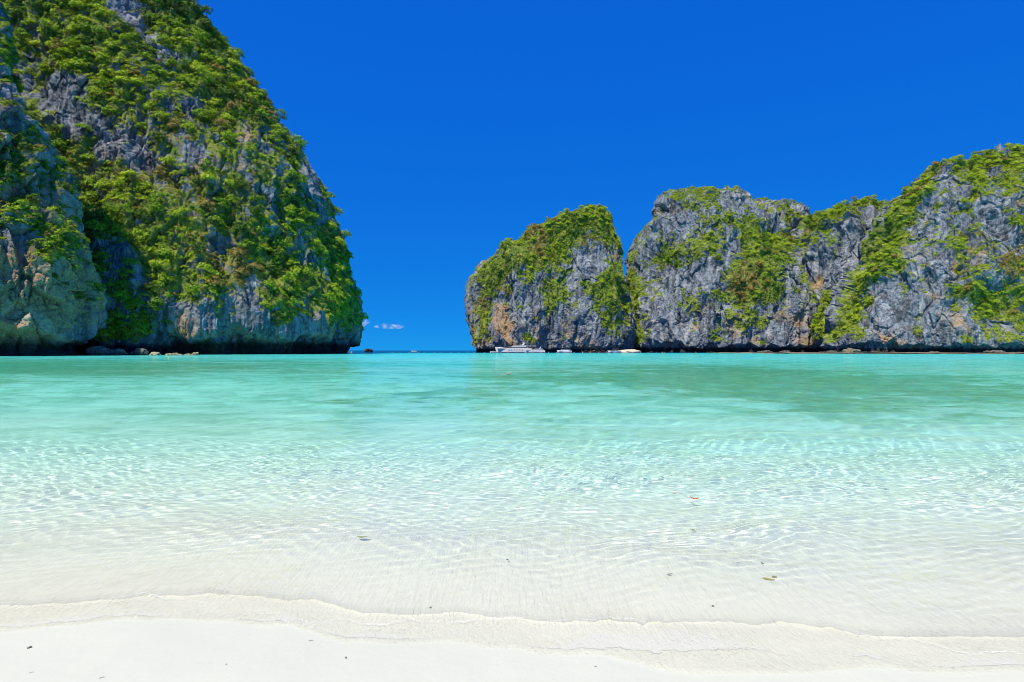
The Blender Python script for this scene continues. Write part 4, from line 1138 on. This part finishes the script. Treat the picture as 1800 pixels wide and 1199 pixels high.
pebble(398, 1168, 3, (0.3, 0.3, 0.26), 'tiny grey shell fragment on dry sand left of the middle', 4, 'shell_fragment', 'shell')
pebble(757, 1072, 5, (0.20, 0.21, 0.12), 'dark bit of seaweed on the sand at the edge of the bubbles', 5, 'seaweed_scrap', 'seaweed')
pebble(1047, 1172, 3, (0.28, 0.20, 0.14), 'tiny brown pebble on the sand at the lower middle', 6)
pebble(1253, 1070, 5, (0.22, 0.21, 0.16), 'small dark pebble in the thin swash right of the middle', 7)
pebble(1340, 996, 5, (0.16, 0.17, 0.14), 'dark pebble in the shallows above the leaf pair', 8)
def twig(px, py, wpx, rz, label, seed):
    p = surface_pt(px, py); L = wpx / FPX * p.y; rg = random.Random(seed)
    root = empty('twig', p + Vector((0, 0, .004)), rz, label, 'twig', 'bits washed up on the sand')
    mt = plain('twig_bark' + str(seed), (0.16, 0.14, 0.09), .9, .1, 0, .6)
    m = MB(); m.tube([(L * (f - .5), L * rg.uniform(-.04, .04), L * .03 * math.sin(f * 5)) for f in np.linspace(0, 1, 7)], [L * .045 * (1.1 - f * .7) for f in np.linspace(0, 1, 7)]); m.build('stem', mt, root, smooth=True)
    m = MB(); m.tube([(0, 0, .002), (L * .2, L * .18, L * .05)], [L * .03, L * .012]); m.build('side_shoot', mt, root)
twig(180, 1192, 9, .6, 'short dark twig on the dry sand at the lower left edge', 1)
twig(547, 1127, 8, .2, 'short twig on dry sand just below the swash line', 2)
twig(56, 1183, 7, .5, 'pale grey twig on dry sand at the far lower left', 3)

# ------------------------------------------------------------------ foam along the last small waves
def build_foam():
    m = NT('sea_foam')
    m.put(m.b, 'Base Color', rgba(0.93, 0.93, 0.92)); m.put(m.b, 'Roughness', 0.6)
    V, F = [], []
    rg = random.Random(8)
    xs = np.arange(-4.6, 4.6, 0.0035)
    for x, yf in zip(xs, front(xs)):
        pxl = CX + x / yf * FPX
        if not -60 < pxl < 1860: continue
        strong = max(0.0, .15 + 1.3 * mnoise.noise((x * 1.1, 3.7, 0)) + .35 * mnoise.noise((x * 5, 1.7, 0)))
        for _ in range(int(rg.random() * 1.4 + rg.random() * 5 * strong)):
            y = yf - .004 + abs(rg.gauss(0, .006 + .014 * strong)) - .004
            z = surface_z(x, y)
            r = rg.uniform(.0010, .0024) * (.7 + .5 * strong)
            b = len(V); k = 5
            for q in range(k): V.append((x + r * 1.5 * math.cos(q * 1.2566), y + r * math.sin(q * 1.2566), z + .004))
            V.append((x, y, z + .004 + r * .55))
            for q in range(k): F.append((b + q, b + (q + 1) % k, b + k))
    # scattered bubbles where the film thins out
    for _ in range(2600):
        x = rg.uniform(-4.2, 4.2); f = rg.random() ** .6
        y0, y1 = float(shore(np.array([x]))[0]), float(front(np.array([x]))[0])
        y = y0 + (y1 - y0) * f * .9
        if mnoise.noise((x * 1.3, y * 2.2, 9)) < .02: continue
        z = surface_z(x, y); r = rg.uniform(.0012, .0026); b = len(V); k = 5
        for q in range(k): V.append((x + r * 1.4 * math.cos(q * 1.2566), y + r * math.sin(q * 1.2566), z + .0004))
        V.append((x, y, z + r * .6))
        for q in range(k): F.append((b + q, b + (q + 1) % k, b + k))
    me = mesh_np('foam', V, F, m.m)
    o = bpy.data.objects.new('foam', me); COL.objects.link(o)
    tag(o, 'thin white foam lines left by the last small waves', kind='stuff')
_cache = {}
def surface_z(x, y):
    k = (round(x / .06), round(y / .03))
    if k not in _cache:
        X, Y = np.array([k[0] * .06]), np.array([k[1] * .03])
        bz, t = bed_z(X, Y)
        sc_ = max(float(t[0] - np.maximum(front(X) - shore(X), 0.50)[0]) + .42, 0)
        _cache[k] = min(float(bz[0]) + .0045 + .035 * sc_ + .07 * sc_ ** 2, max(float(bz[0]) + .004, .016))
    return _cache[k]
build_foam()

# ------------------------------------------------------------------ the little clouds low over the open sea
def build_cloud(px, py, w, h, Y, seed, label):
    m = NT('cloud_vapour')
    m.n.remove(m.b)
    vol = m.add('VolumePrincipled', {'Color': rgba(0.95, 0.98, 1), 'Anisotropy': 0.0})
    n = m.noise(m.pos((1 / 110, 1 / 110, 1 / 60)), 1.0, 4, 0.6)
    m.put(vol, 'Density', m.math('MULTIPLY', m.ramp(n, 0.44, 0.74), 0.020))
    m.l.new(vol.outputs[0], m.out.inputs['Volume'])
    rg = random.Random(seed)
    bm = bmesh.new(); k = Y / FPX
    for i in range(7):
        f = rg.uniform(-.5, .5); s = (1 - abs(f) * 1.1) * rg.uniform(.6, 1)
        bmesh.ops.create_icosphere(bm, subdivisions=3, radius=1, matrix=Matrix.Translation((f * w * k, rg.uniform(-1, 1) * h * k, (rg.uniform(0, .35) * s) * h * k)) @ Matrix.Diagonal((w * .22 * k * s + 30, h * .6 * k, h * .5 * k * s + 10, 1)))
    me = bpy.data.meshes.new('cloud'); bm.to_mesh(me); bm.free(); me.materials.append(m.m)
    o = bpy.data.objects.new('cloud', me); COL.objects.link(o); o.location = P_of(px, py, Y)
    tag(o, label, 'cloud')
build_cloud(641, 568, 16, 14, 12000, 1, 'small round white cloud touching the edge of the left cliff')
build_cloud(684, 575, 44, 11, 12500, 2, 'long low white cloud over the open sea')

# things lying under the water still catch the sun that the waves focus
for o in bpy.data.objects:
    if o.type == 'MESH' and (o.parent or o).name.split('.')[0] in ('fallen_leaf', 'pebble', 'twig', 'seaweed_scrap', 'coral_rock', 'boulder', 'reef_ledge', 'foam'):
        o.cycles.is_caustics_receiver = True
